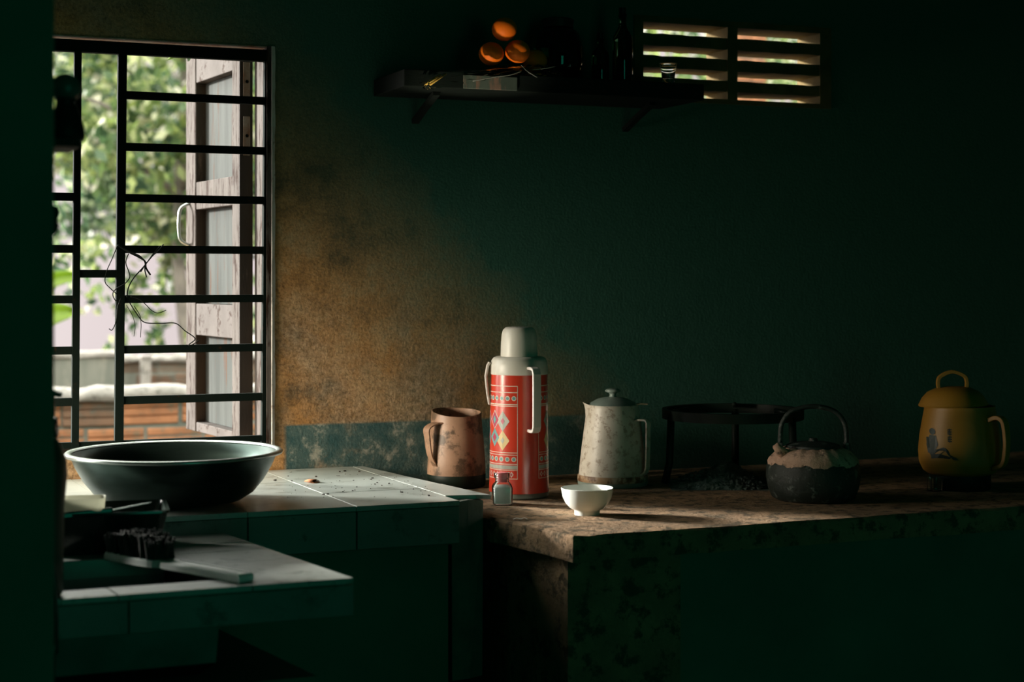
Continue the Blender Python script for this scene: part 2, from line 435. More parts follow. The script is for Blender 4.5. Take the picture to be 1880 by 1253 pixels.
struct(obj('wall_right', span(XR, XR+.1, YF-.1, YW, 0, ZC), M['soot']))
bm = bmesh.new()                                             # wall behind the camera
add_span(bm, -1.6, XR+.1, YF-.1, YF, 0, ZC)
struct(obj('wall_front', bm, M['soot']))
# a stub of partition wall standing in front of the window's left half
pe = atY(74, 500, 2.2).x
struct(obj('wall_partition', span(-1.5, pe, 2.05, 2.2, 0, ZC), M['soot'], bevel=.004))
struct(obj('floor', span(-1.6, XR+.1, YF-.1, YW+TW, -.1, 0), M['floor']))
struct(obj('ceiling', span(-1.6, XR+.1, YF-.1, YW+TW+.25, ZC, ZC+.1), M['soot']))

# ------------------------------------------------------------------ window: lining, iron bars
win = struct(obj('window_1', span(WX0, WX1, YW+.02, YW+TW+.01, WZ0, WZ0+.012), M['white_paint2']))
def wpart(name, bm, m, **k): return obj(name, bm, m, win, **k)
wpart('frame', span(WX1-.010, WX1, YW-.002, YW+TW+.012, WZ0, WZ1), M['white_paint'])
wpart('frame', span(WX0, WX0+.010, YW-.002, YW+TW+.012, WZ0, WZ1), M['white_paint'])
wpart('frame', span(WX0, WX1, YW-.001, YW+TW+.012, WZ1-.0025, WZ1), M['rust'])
bm = bmesh.new()                                             # rounded lime edge of the plaster round the opening
nn = 40; r4 = random.Random(4); rows = []
for i in range(nn+1):
    z = WZ0+(WZ1-WZ0)*i/nn; q = r4.uniform(-.0012, .0012)
    rows.append([bm.verts.new(p) for p in ((WX1-.0005, YW+.004, z), (WX1+.001, YW-.006+q, z), (WX1+.0085+q, YW-.0025, z), (WX1+.0085, YW+.004, z))])
for a, b in zip(rows[:-1], rows[1:]):
    for k in range(4): bm.faces.new((a[k], a[(k+1) % 4], b[(k+1) % 4], b[k]))
bm.faces.new(rows[0]); bm.faces.new(rows[-1][::-1])
wpart('plaster_edge', bm, M['lime'])
BY0, BY1 = YW+.002, YW+.018
zt = H+.505
def vbar(px_top, px_bot, w):
    a = atY(px_top, 90, YW); b = atY(px_bot, 815, YW)
    bm = bmesh.new()
    vs = add_box(bm, (0, (BY0+BY1)/2, 0), (w, BY1-BY0, 1))
    for v in vs:
        t = v.co.z+.5
        v.co.x += b.x+(a.x-b.x)*t; v.co.z = WZ0+(WZ1-WZ0-.008)*t
    return bm
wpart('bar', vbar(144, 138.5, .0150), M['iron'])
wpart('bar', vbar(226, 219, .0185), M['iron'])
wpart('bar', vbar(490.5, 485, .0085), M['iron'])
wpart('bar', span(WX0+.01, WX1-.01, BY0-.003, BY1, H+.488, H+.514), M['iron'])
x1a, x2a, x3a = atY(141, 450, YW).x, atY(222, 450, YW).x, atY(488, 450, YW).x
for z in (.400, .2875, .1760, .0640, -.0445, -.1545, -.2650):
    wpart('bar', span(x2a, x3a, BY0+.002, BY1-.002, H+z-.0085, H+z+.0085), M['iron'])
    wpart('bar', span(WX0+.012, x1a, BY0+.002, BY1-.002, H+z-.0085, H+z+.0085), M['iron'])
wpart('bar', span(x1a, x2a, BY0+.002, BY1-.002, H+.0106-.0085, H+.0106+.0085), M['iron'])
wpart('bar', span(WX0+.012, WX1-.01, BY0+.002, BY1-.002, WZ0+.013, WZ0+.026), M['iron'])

# wooden shutter, swung outwards
hx, hy = .8616, 3.722; fx, fy = .8200, 4.135
sd = Vector((fx-hx, fy-hy, 0)); SL = sd.length; srot = atan2(sd.y, sd.x)
sh = thing('window_shutter', 'peeling white wooden shutter standing open outside the barred window', 'shutter', (hx, hy, H), srot)
# local x: hinge -> free edge; local +y: the face towards the opening; thickness towards -y
ST, RT = .032, .006
def spart(name, x0, x1, y0, y1, z0, z1, m, bev=.002, parent=None): return obj(name, span(x0, x1, y0, y1, z0, z1), m, parent or sh, bevel=bev)
sz0, sz1 = -.380, .570
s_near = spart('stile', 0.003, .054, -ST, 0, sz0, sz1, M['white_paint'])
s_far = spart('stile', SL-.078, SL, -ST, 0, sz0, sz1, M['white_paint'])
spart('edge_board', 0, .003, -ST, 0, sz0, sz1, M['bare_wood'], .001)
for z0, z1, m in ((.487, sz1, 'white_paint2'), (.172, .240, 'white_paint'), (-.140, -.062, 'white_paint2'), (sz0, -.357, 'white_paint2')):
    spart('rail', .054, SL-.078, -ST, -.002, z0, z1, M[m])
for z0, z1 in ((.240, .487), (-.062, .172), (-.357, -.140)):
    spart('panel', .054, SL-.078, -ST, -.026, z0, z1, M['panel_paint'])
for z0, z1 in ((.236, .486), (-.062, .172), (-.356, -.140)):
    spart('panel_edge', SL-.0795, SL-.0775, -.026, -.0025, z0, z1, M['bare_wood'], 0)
for zc in (.455, .33):
    hg = spart('hinge', -.004, .0, -ST*.75, -ST*.25, zc-.045, zc+.045, M['rust'], .001)
    obj('screw', lathe([(0, 0), (.003, .001), (.004, .003), (0, .003)], 10), M['iron'], hg, (-.004, -ST*.5, zc), (0, -pi/2, 0), smooth=True)
hp = catmull([(SL-.03, .000, .190), (SL-.03, .022, .176), (SL-.03, .027, .15), (SL-.03, .027, .118), (SL-.03, .022, .096), (SL-.03, .0, .083)], 6)
obj('handle', tube(hp, .0042, 8), M['alum_rim'], sh, smooth=True)

# ------------------------------------------------------------------ ventilation block
vb = struct(obj('window_2', span(VX0, VX1, YW-.004, YW+TW+.004, VZ0, VZ0+.012), M['vent']))
obj('frame', span(VX0, VX1, YW-.004, YW+TW+.004, VZ1-.016, VZ1), M['vent'], vb)
obj('frame', span(VX0, atY(1180, 100, YW).x, YW-.004, YW+TW+.004, VZ0+.012, VZ1-.016), M['vent'], vb)
obj('frame', span(atY(1504, 100, YW).x, VX1, YW-.004, YW+TW+.004, VZ0+.012, VZ1-.016), M['vent'], vb)
vm0, vm1 = atY(1334, 100, YW).x, atY(1352, 100, YW).x
obj('mullion', span(vm0, vm1, YW-.006, YW+TW+.004, VZ0+.012, VZ1-.016), M['vent'], vb)
vx0, vx1 = atY(1180, 100, YW).x, atY(1504, 100, YW).x
zrow = [.6195, .5650, .5110, .4590]                      # centre heights of the slots
for a, b in ((vx0, vm0), (vm1, vx1)):
    edges = [VZ1-H-.016] + [e_ for zc in zrow for e_ in (zc+.0125, zc-.0125)] + [VZ0-H+.012]
    for k in range(0, len(edges), 2):
        hi_, lo_ = edges[k], edges[k+1]
        if hi_-lo_ > .003:
            bmx = bmesh.new()
            add_span(bmx, a, b, YW-.002, YW+TW+.002, H+lo_, H+hi_)
            bmesh.ops.subdivide_edges(bmx, edges=[e_ for e_ in bmx.edges if abs(e_.verts[0].co.x-e_.verts[1].co.x) > .05], cuts=8)
            jitter(bmx, .0012, k+int(a*100))
            obj('slat', bmx, M['vent'], vb)

# ------------------------------------------------------------------ outdoors
struct(obj('ground', span(-6, 14, YW+TW, 10.3, -.25, -.05), M['earth']))
def brick_mesh(L, W_, Hh, grooves=2):
    """a hollow clay brick: ribbed front face"""
    bm = bmesh.new(); prof = []
    for i in range(grooves+1):
        z0 = -Hh/2+Hh*i/(grooves+1); z1 = -Hh/2+Hh*(i+1)/(grooves+1)
        if i: prof += [(.007, z0+.003)]
        prof += [(0, z0+.006), (0, z1-.006)] if i else [(.003, z0), (0, z0+.005), (0, z1-.006)]
        if i < grooves: prof += [(.007, z1-.003)]
    prof += [(.003, Hh/2)]
    a = [bm.verts.new((-L/2, -W_/2+y, z)) for y, z in prof]; b = [bm.verts.new((L/2, -W_/2+y, z)) for y, z in prof]
    for i in range(len(prof)-1): bm.faces.new((a[i], b[i], b[i+1], a[i+1]))
    c = [bm.verts.new((x, W_/2, z)) for x in (-L/2, L/2) for z in (-Hh/2, Hh/2)]
    bm.faces.new((c[0], c[1], c[3], c[2])); bm.faces.new((a[-1], b[-1], c[3], c[1])); bm.faces.new((b[0], a[0], c[0], c[2]))
    bm.faces.new(a[::-1]+[c[0], c[1]][::1] if False else [*a[::-1], c[0], c[1]]); bm.faces.new([*b, c[3], c[2]])
    bmesh.ops.recalc_face_normals(bm, faces=bm.faces[:])
    me = bpy.data.meshes.new('brick'); bm.to_mesh(me); bm.free(); return me
def brick_wall(name, label, x0, x1, y, ztop, rows, bl, bh, bw, jt, mat, capm, caph, seed, skip=()):
    r = random.Random(seed)
    t = thing(name, label, 'wall', ((x0+x1)/2, y, -.05))
    cx = (x0+x1)/2
    zb = ztop-caph-rows*(bh+jt)
    bm = bmesh.new(); add_span(bm, x0-cx, x1-cx, .006, bw-.006, 0, ztop-caph+.05)
    obj('mortar_core', bm, capm, t)
    me = brick_mesh(bl, bw, bh); me.materials.append(mat)
    me2 = brick_mesh(bl, bw, bh); me2.materials.append(M['brick2'])
    for k in range(rows):
        z = ztop-caph-(k+.5)*(bh+jt)+.05
        x = x0+(.5 if k % 2 else 0.06)*bl+bl/2
        while x < x1-bl/2:
            o = link('brick', me if r.random() < .72 else me2, None, t, (x-cx+r.uniform(-.003, .003), bw/2+r.uniform(-.008, .004), z+r.uniform(-.003, .003)), (0, r.uniform(-.012, .012), r.uniform(-.02, .02)))
            x += bl+jt
    n = 60; bm = bmesh.new()                                     # uneven mortar cap
    rows_ = []
    for i in range(n+1):
        xx = x0-cx+(x1-x0)*i/n; lo = ztop-caph+.05-r.uniform(.0, .012); hi = ztop+.05+r.uniform(-.010, .010)
        rows_.append([bm.verts.new(p) for p in ((xx, -.022+r.uniform(-.006, .006), lo), (xx, -.016, hi-.012), (xx, bw*.4, hi), (xx, bw+.02, hi-.012), (xx, bw+.02, lo))])
    for a, b in zip(rows_[:-1], rows_[1:]):
        for k in range(5): bm.faces.new((a[k], a[(k+1) % 5], b[(k+1) % 5], b[k]))
    bm.faces.new(rows_[0]); bm.faces.new(rows_[-1][::-1])
    obj('coping', bm, M['cap'], t, smooth=True)
    return t
NY = 6.85
nz = atY(300, 709, NY).z
brick_wall('garden_wall', 'low orange brick garden wall with pale mortar coping, just outside window', -.6, 3.4, NY, nz, 5, .225, .100, .12, .016, M['brick'], M['grey_plaster'], .048, 3)
FY = 9.6
fz = atY(300, 651, FY).z
brick_wall('boundary_wall', 'weathered brown brick boundary wall farther back, right half of the yard end', atY(216, 650, FY).x, 5.2, FY, fz, 8, .215, .062, .14, .014, M['brick2'], M['grey_plaster'], .035, 5)
gp = thing('plaster_wall', 'plain grey plastered wall section behind the low brick garden wall', 'wall', (.2, FY-.03, -.05))
gx1 = atY(217, 650, FY).x
bm = bmesh.new(); add_span(bm, -2.4-.2, gx1-.2, 0, .2, 0, fz+.05+.012)
bmesh.ops.subdivide_edges(bm, edges=[e_ for e_ in bm.edges if abs(e_.verts[0].co.x-e_.verts[1].co.x) > .05], cuts=30)
jitter(bm, .008, 4); obj('wall_body', bm, M['grey_plaster'], gp)
bm = bmesh.new(); add_span(bm, -2.4-.2, gx1-.2, -.012, .2, fz+.045, fz+.072)
bmesh.ops.subdivide_edges(bm, edges=[e_ for e_ in bm.edges if abs(e_.verts[0].co.x-e_.verts[1].co.x) > .05], cuts=30)
jitter(bm, .006, 9); obj('coping', bm, M['cap'], gp)
pp = atY(266, 680, FY-.06)
ps = thing('wall_post', 'short pale concrete post against the brown brick boundary wall', 'post', (pp.x, FY-.075, -.05))
obj('shaft', span(-.028, .028, -.03, .03, 0, fz+.03), M['cap'], ps, bevel=.006)
obj('cap', span(-.034, .034, -.036, .036, fz+.03, fz+.05), M['cap'], ps, bevel=.006)

# brick pillar seen through the ventilation slots
pl = atY(1362, 120, 8.0)
pi_ = thing('brick_pillar', 'tall orange brick pillar seen through the ventilation slots', 'pillar', (pl.x, 8.0, -.05))
pme = brick_mesh(.095, .20, .058, 0); pme.materials.append(M['brick'])
obj('mortar_core', span(-.090, .090, -.092, .094, 0, 3.75), M['mortar'], pi_)
for k in range(54):
    for s in (-1, 1):
        link('brick', pme, None, pi_, (s*.050, 0, .035+k*.069), (0, 0, random.uniform(-.02, .02)))

def leaves(n_list, mat, parent, name='foliage', kind='stuff'):
    """n_list: (centre, radii, count, leaf size) clumps -> one mesh of rhombus leaves"""
    P, S = [], []
    for c, rad, cnt, ls in n_list:
        d = rng.normal(size=(cnt, 3)); d /= np.linalg.norm(d, axis=1)[:, None]
        d *= (rng.random(cnt)**.45)[:, None]
        P.append(np.array(c)+d*np.array(rad)); S.append(ls*(.55+.9*rng.random(cnt)))
    P = np.vstack(P); S = np.concatenate(S); n = len(P)
    a = rng.normal(size=(n, 3)); a[:, 2] -= .5; a /= np.linalg.norm(a, axis=1)[:, None]
    b = np.cross(a, rng.normal(size=(n, 3))); b /= np.linalg.norm(b, axis=1)[:, None]
    V = np.empty((n, 4, 3))
    V[:, 0] = P-a*S[:, None]*.5; V[:, 1] = P+b*S[:, None]*.26; V[:, 2] = P+a*S[:, None]*.5; V[:, 3] = P-b*S[:, None]*.26
    me = bpy.data.meshes.new(name)
    me.vertices.add(n*4); me.vertices.foreach_set('co', V.reshape(-1))
    me.loops.add(n*4); me.loops.foreach_set('vertex_index', np.arange(n*4, dtype=np.int32))
    me.polygons.add(n); me.polygons.foreach_set('loop_start', np.arange(0, n*4, 4, dtype=np.int32))
    me.update(); me.validate()
    o = link(name, me, mat, parent); o['kind'] = kind
    return o
def tree(name, label, x, y, z0, z1, rx, ry, clumps, per, ls, mat, seed, trunk=True, low=0):
    r = random.Random(seed)
    t = thing(name, label, 'tree', (x, y, -.6), 0, None)
    L = []
    for k in range(clumps):
        th = r.uniform(0, 2*pi); q = sqrt(r.random())
        zz = r.uniform(z0, z1); f = .55+.45*sin(pi*(zz-z0)/(z1-z0+1e-6))
        cr = r.uniform(.18, .42)
        L.append(((q*cos(th)*rx*f, q*sin(th)*ry*f, zz+.6), (cr*1.2, cr, cr*.8), int(per*cr*cr*9), ls))
    for k in range(low):
        cr = r.uniform(.05, .14)
        L.append(((r.uniform(-1, 1)*rx*.9, r.uniform(-1, 1)*ry*.6, r.uniform(z0-.62, z0+.02)+.6), (cr, cr, cr*1.5), r.randint(8, 26), ls*.9))
    leaves(L, mat, t)
    if trunk:
        bm = bmesh.new()
        pts = catmull([(0, 0, 0), (.05, .02, z0*.6+.3), (-.04, 0, z0+.8), (.03, 0, z1*.8)], 5)
        add_tube(bm, pts, .085, 8, rfn=lambda q: 1-.75*q)
        for k in range(7):
            th = r.uniform(0, 2*pi); zz = r.uniform(z0+.5, z1*.75)
            add_tube(bm, catmull([(0, 0, zz), (cos(th)*rx*.35, sin(th)*ry*.35, zz+.35), (cos(th)*rx*.75, sin(th)*ry*.75, zz+.5)], 4), .028, 6, rfn=lambda q: 1-.8*q)
        obj('trunk', bm, M['bark'], t, smooth=True)
    return t
tree('leafy_tree', 'broad leafy green tree filling the middle of the barred window', 2.3, 11.7, 1.40, 4.6, 1.7, .7, 88, 165, .105, M['leaf_a'], 1, True, 46)
tree('leafy_tree', 'leafy tree behind the open shutter, its trunk beside the shutter', 3.9, 13.6, 1.25, 4.4, 1.2, .7, 70, 190, .105, M['leaf_a'], 2, True, 24)
tree('leafy_tree', 'leafy tree at the window side near the dark partition edge', .35, 13.6, 1.5, 4.4, 1.3, .7, 50, 160, .105, M['leaf_a'], 3, True, 20)
tree('background_tree', 'dark green tree behind the leafy trees, filling the gaps of their crowns', 3.45, 16.8, 1.75, 5.2, 3.9, 1.0, 120, 180, .13, M['leaf_b'], 4, True, 0)
tree('yard_tree', 'sunlit tree seen through the ventilation slots beside the brick pillar', 6.0, 11.2, 1.9, 3.6, 1.7, .8, 26, 150, .10, M['leaf_a'], 6)
tree('yard_tree', 'small tree showing green in the far end of the ventilation slots', 8.6, 11.8, 1.9, 3.3, 1.0, .8, 22, 220, .085, M['leaf_a'], 8)

# banana plant by the garden wall
bp = thing('banana_plant', 'bright yellow-green broad banana leaves behind the low garden wall', 'plant', (.45, 8.4, -.05))
obj('stem', tube([(0, 0, 0), (.02, 0, .5), (.05, 0, 1.15)], .05, 10, rfn=lambda q: 1-.5*q), M['banana'], bp, smooth=True)
def blade(tip, root, wid, droop, nrm):
    bm = bmesh.new(); n = 14; rows = []
    root = Vector(root); tip = Vector(tip); ax = (tip-root); nrm = Vector(nrm).normalized()
    for i in range(n+1):
        q = i/n; p = root+ax*q+Vector((0, 0, droop*4*q*(1-q)))
        ww = wid*sin(pi*min(1, q*.92+.06))**.6
        rows.append([bm.verts.new(p+nrm*ww*s+Vector((0, -abs(s)*.03, 0))) for s in (-1, -.5, 0, .5, 1)])
    for a, b in zip(rows[:-1], rows[1:]):
        for k in range(4): bm.faces.new((a[k], a[k+1], b[k+1], b[k]))
    return bm
bx = Vector((.45, 8.4, -.05))
for (pxt, pyt, w_, dr, nn) in ((150, 505, .055, .06, (0, .25, 1)), (138, 572, .085, .05, (0, .3, 1)), (40, 400, .09, .1, (1, .2, .3))):
    o = obj('leaf', blade(atY(pxt, pyt, 8.4)-bx, (.05, 0, 1.05 if pyt < 550 else .95), w_, dr, nn), M['banana'], bp, smooth=True)
    sm = o.modifiers.new('solid', 'SOLIDIFY'); sm.thickness = .002

# sprig hanging at the top of the window, outside the bars
sp = thing('leaf_sprig', 'small green leaf sprig hanging outside at the window head', 'sprig', atY(330, 98, 3.76))
b0 = atY(330, 98, 3.76)
obj('stem', tube([(0, 0, .05), (.004, 0, .02), (0, 0, 0), (-.012, 0, -.008)], .0012, 6), M['bark'], sp, smooth=True)
for pts, m in (((atY(346, 100, 3.76), atY(336, 99, 3.76)), 'leaf_b'), ((atY(304, 112, 3.77), atY(330, 98, 3.76)), 'leaf_a'), ((atY(345, 113, 3.75), atY(336, 99, 3.76)), 'leaf_b')):
    o = obj('leaf', blade(pts[0]-b0, pts[1]-b0, .008, .002, (.2, .3, 1)), M[m], sp, smooth=True)

# ------------------------------------------------------------------ counters
def tile(quad, z0, z1, mat, parent, gap=.0008, name='tile'):
    n = len(quad); cx = sum(p[0] for p in quad)/n; cy = sum(p[1] for p in quad)/n
    q = []
    for p in quad:
        d = Vector((cx-p[0], cy-p[1])); d.normalize(); q.append((p[0]+d.x*gap*1.4, p[1]+d.y*gap*1.4))
    bm = prism(q, z0, z1+random.uniform(-.0006, .0004), .0005)
    return obj(name, bm, mat, parent)
# tiled counter under the window
ZT = H-.430
tcn = thing('tiled_counter', 'raised counter of worn pale grey tiles under the barred window', 'counter', (0, 0, 0))
B = atZ(847, 921, -.43); Fy = 2.962
def xr(y): return 1.118+(y-2.962)*-.040
body = [(XL+.002, Fy+.006), (xr(Fy)-.002, Fy+.006), (xr(3.6)-.002, YW-.002), (XL+.002, YW-.002)]
obj('slab', prism(body, ZT-.085, ZT-.009), M['mortar'], tcn)
nX = 6; nY = 3
ys = [Fy, Fy+.205, Fy+.410, YW-.004]
for j in range(nY):
    for i in range(nX):
        def X(k, y): return xr(y)-.2085*k
        y0, y1 = ys[j], ys[j+1]
        tile([(max(XL+.003, X(i+1, y0)), y0), (X(i, y0), y0), (X(i, y1), y1), (max(XL+.003, X(i+1, y1)), y1)], ZT-.0095, ZT, M['tile'], tcn)
for i in range(nX):                                             # face tiles of the front edge
    x1_ = xr(Fy)-.2085*i; x0_ = max(XL+.003, x1_-.2085)
    obj('edge_tile', span(x0_+.0012, x1_-.0012, Fy-.001, Fy+.006, ZT-.082, ZT-.0105), M['tile_edge'], tcn, bevel=.001)
# narrow broken strip of tile along its hearth side
A = atZ(902, 909.5, -.43); A0 = atZ(832, 911, -.43); Kb = atZ(691, 862, -.43)
def xs_(y): return A.x+(Kb.x-A.x)*(y-A.y)/(Kb.y-A.y)
r2 = random.Random(5)
fr = [(xr(3.04)+.001, 3.040)]+[(xr(3.04)+(A.x-xr(3.04))*q, 3.040-.022*q+r2.uniform(-.004, .004)) for q in (.2, .4, .55, .7, .85)]+[(A.x, A.y)]
tile(fr+[(xs_(3.22), 3.22), (xr(3.22)+.001, 3.22)], ZT-.008, ZT+.0005, M['tile'], tcn)
tile([(xr(3.222)+.001, 3.222), (xs_(3.222), 3.222), (xs_(3.42), 3.42), (xr(3.42)+.001, 3.42)], ZT-.0095, ZT, M['tile'], tcn)
tile([(xr(3.422)+.001, 3.422), (xs_(3.422), 3.422), (xs_(3.59), 3.595), (xr(3.595)+.001, 3.595)], ZT-.0095, ZT, M['tile'], tcn)
bm = bmesh.new()
rough = [(xr(3.0), 3.005), (1.158, 3.012), (1.192, 3.03), (xs_(3.1)-.008, 3.10), (xs_(3.3)-.006, 3.3), (xs_(3.59)-.004, 3.596), (xr(3.596), 3.596)]
add_prism(bm, rough, ZT-.36, ZT-.0095); jitter(bm, .004, 6)
obj('rough_edge', bm, M['mortar'], tcn)
obj('front_panel', span(XL+.002, 1.112, Fy+.05, Fy+.11, 0, ZT-.085), M['soot'], tcn)  # dark panel added for an even shade in the recess below
obj('support', span(1.02, 1.112, Fy+.112, YW-.003, 0, ZT-.085), M['soot'], tcn)

# lower counter with the sink
ZL = H-.465
lc = thing('sink_counter', 'low tiled counter with an inset sink, nearest the camera', 'counter', (0, 0, 0))
FYL, BYL = 2.440, Fy-.004
def xe(y): return .744+(y-2.448)*-.168
hL, hF, hB = .215, 2.505, 2.765
def xh(y): return .560+(y-2.49)*-.16
bm = bmesh.new()
zs0, zs1 = ZL-.060, ZL-.0085
add_prism(bm, [(XL+.002, FYL+.004), (xe(FYL)-.004, FYL+.004), (xe(hF)-.004, hF), (XL+.002, hF)], zs0, zs1)
add_prism(bm, [(XL+.002, hB), (xe(hB)-.004, hB), (xe(BYL)-.004, BYL), (XL+.002, BYL)], zs0, zs1)
add_prism(bm, [(xh(hF), hF), (xe(hF)-.004, hF), (xe(hB)-.004, hB), (xh(hB), hB)], zs0, zs1)
add_prism(bm, [(XL+.002, hF), (hL, hF), (hL, hB), (XL+.002, hB)], zs0, zs1)
obj('slab', bm, M['mortar'], lc)
def ltile(x00, x01, y0, x10, x11, y1): tile([(x00, y0), (x01, y0), (x11, y1), (x10, y1)], ZL-.009, ZL, M['tile2'], lc)
# right of the sink
for y0, y1 in ((hF, 2.65), (2.65, 2.765)):
    ltile(xh(y0), xe(y0), y0, xh(y1), xe(y1), y1)
# behind the sink
for y0, y1 in ((2.765, 2.846), (2.846, BYL)):
    ltile(xh(y0), xe(y0), y0, xh(y1), xe(y1), y1)
    for k in range(3):
        ltile(max(XL+.003, xh(y0)-.2*(k+1)), xh(y0)-.2*k, y0, max(XL+.003, xh(y1)-.2*(k+1)), xh(y1)-.2*k, y1)
# front rim
xf = [xe(FYL), .585, .385, .3025, .275, .08, -.088]
for a, b in zip(xf[1:], xf[:-1]):
    ltile(a, b if b != xf[0] else xe(FYL), FYL, a-.008, (b-.008) if b != xf[0] else xe(hF), hF)
for y0, y1 in ((hF, hB),):
    ltile(XL+.003, hL, y0, XL+.003, hL, y1)
obj('edge_tile', span(.40, xe(FYL)-.002, FYL-.003, FYL+.004, ZL-.058, ZL-.0105), M['tile_edge'], lc, bevel=.001)
obj('edge_tile', span(-.096, .398, FYL-.003, FYL+.004, ZL-.058, ZL-.0105), M['tile_edge'], lc, bevel=.001)
bm = bmesh.new()                                                # steel basin
tq = [(hL, hF), (xh(hF), hF), (xh(hB), hB), (hL, hB)]
cxs = sum(p[0] for p in tq)/4; cys = sum(p[1] for p in tq)/4
lv = []
for s_, z in ((.997, -.002), (.97, -.03), (.93, -.13), (.80, -.15)):
    lv.append([bm.verts.new((cxs+(p[0]-cxs)*s_, cys+(p[1]-cys)*s_, ZL+z)) for p in tq])
for a, b in zip(lv[:-1], lv[1:]):
    for k in range(4): bm.faces.new((a[k], a[(k+1) % 4], b[(k+1) % 4], b[k]))
bm.faces.new(lv[-1])
o = obj('basin', bm, M['steel_sink'], lc, recalc=True)
s_ = o.modifiers.new('solid', 'SOLIDIFY'); s_.thickness = .0015
obj('front_panel', prism([(XL+.002, FYL+.05), (.70, FYL+.05), (.62, BYL), (XL+.002, BYL)], 0, zs0-.10), M['soot'], lc)  # added dark panel, evens out the shade under the sink

# rough concrete hearth counter
ZK = H-.473
kc = thing('concrete_counter', 'long rough brown concrete hearth counter along the back wall', 'counter', (0, 0, 0))
r3 = random.Random(12)
le = [atZ(1050, 985, -.473), atZ(1010, 974, -.473), atZ(970, 965, -.473), atZ(935, 957, -.473), atZ(903, 951, -.473)]
front = [(3.695, 2.735), (3.0, 2.733), (2.4, 2.735), (1.9, 2.733), (1.55, 2.731), (1.36, 2.733), (1.28, 2.728), (le[0].x, le[0].y)]
poly = front+[(p.x+r3.uniform(-.003, .003), p.y) for p in le[1:]]+[(1.19, 3.12), (1.165, 3.35), (1.14, 3.597), (3.695, 3.597)]
bm = bmesh.new(); add_prism(bm, poly, ZK-.048, ZK, .004)
bmesh.ops.triangulate(bm, faces=[f for f in bm.faces if len(f.verts) > 4])
for it in range(5):
    bmesh.ops.subdivide_edges(bm, edges=[e_ for e_ in bm.edges if e_.calc_length() > .07 and min(v.co.x for v in e_.verts) < 2.3 and min(v.co.y for v in e_.verts) < 3.15], cuts=1)
    bmesh.ops.triangulate(bm, faces=[f for f in bm.faces if len(f.verts) > 4])
for v in bm.verts:
    rim = v.co.y < 2.76 or (v.co.x < 1.27 and v.co.y < 3.05)
    if rim: v.co += Vector((r3.uniform(-1, 1)*.0025, r3.uniform(-1, 1)*.0022, r3.uniform(-1.0, .1)*.0018))
    pass
o = obj('slab', bm, M['concrete'], kc)
obj('pier', prism([(1.262, 2.775), (1.50, 2.775), (1.50, 3.596), (1.21, 3.596), (1.235, 3.0)], 0, ZK-.048), M['concrete'], kc)
obj('front_panel', span(1.50, 3.69, 2.80, 2.90, 0, ZK-.048), M['soot'], kc)  # dark sheet added where only shade lies under the hearth slab

# ------------------------------------------------------------------ basin on the tiled counter
FR = -YAW
wc = atZ(316, 900, -.43); wc = Vector((.603, 3.150, ZT))
wk = thing('aluminium_basin', 'wide dull aluminium basin with pale rolled rim on the tiled counter', 'basin', wc, FR)
Rr, hh = .2035, .098
prof = [(0, .002), (.105, .002), (.128, .006), (.150, .020), (.170, .044), (.186, .072), (.1955, hh-.003)]
inn = [(.192, hh-.003), (.182, .074), (.166, .047), (.146, .024), (.125, .011), (.10, .007), (0, .007)]
obj('bowl', lathe(prof+[(.1955, hh-.002)]+inn, 96), M['alum'], wk, smooth=True, angle=60)
ringp = [(Rr*cos(a), Rr*sin(a), hh) for a in np.linspace(0, 2*pi, 96, endpoint=False)]
bm = bmesh.new()
add_lathe(bm, [(.193, hh-.001), (.197, hh+.0025), (.2035, hh+.002), (.2065, hh-.001), (.2050, hh-.0045), (.2015, hh-.003), (.196, hh-.003), (.193, hh-.001)], 96)
obj('rim', bm, M['alum_rim'], wk, smooth=True)

# ------------------------------------------------------------------ thermos flask
tl = atZ(953, 912, -.473)
tf = thing('thermos_flask', 'red patterned thermos flask with ivory shoulder, cap and handle', 'thermos', tl, -YAW-radians(.3))
obj('base_ring', lathe([(0, 0), (.060, 0), (.0635, .003), (.0635, .012), (.062, .014), (0, .014)], 64), M['base_ring'], tf, smooth=True, angle=40)
def trad(z): return .0645-.003*max(0, min(1, (z-.013)/.257))+(.0012 if z < .05 else 0)*(1-(z/.05 if z < .05 else 1))
bp_ = [(0, .013), (trad(.013), .013)]+[(trad(z), z) for z in np.linspace(.02, .268, 14)]+[(0, .268)]
obj('body', lathe(bp_, 72), M['red'], tf, smooth=True, angle=40)
obj('shoulder', lathe([(0, .266), (.0620, .266), (.0625, .2685), (.0622, .286), (.0600, .296), (.0555, .302), (.049, .3045), (0, .3045)], 64), M['white_plastic'], tf, smooth=True, angle=50)
obj('cap', lathe([(0, .3045), (.0400, .3045), (.0402, .308), (.0392, .335), (.0378, .352), (.0350, .362), (.0290, .3675), (.018, .369), (0, .369)], 56), M['white_plastic'], tf, smooth=True, angle=50)
def adir(deg): return Vector((sin(radians(deg)), -cos(radians(deg)), 0))
ha = adir(24); hs = Vector((ha.y, -ha.x, 0))
hp = [ha*.060+Vector((0, 0, .2815)), ha*.078+Vector((0, 0, .2815)), ha*.0875+Vector((0, 0, .279)), ha*.0920+Vector((0, 0, .270)), ha*.0925+Vector((0, 0, .24)),
      ha*.0925+Vector((0, 0, .19)), ha*.0920+Vector((0, 0, .158)), ha*.088+Vector((0, 0, .150)), ha*.080+Vector((0, 0, .1475)), ha*.062+Vector((0, 0, .1485))]
obj('handle', strap(hp, .019, .007, hs), M['handle_plastic'], tf, bevel=.0022)
la = adir(-83); ls_ = Vector((la.y, -la.x, 0))
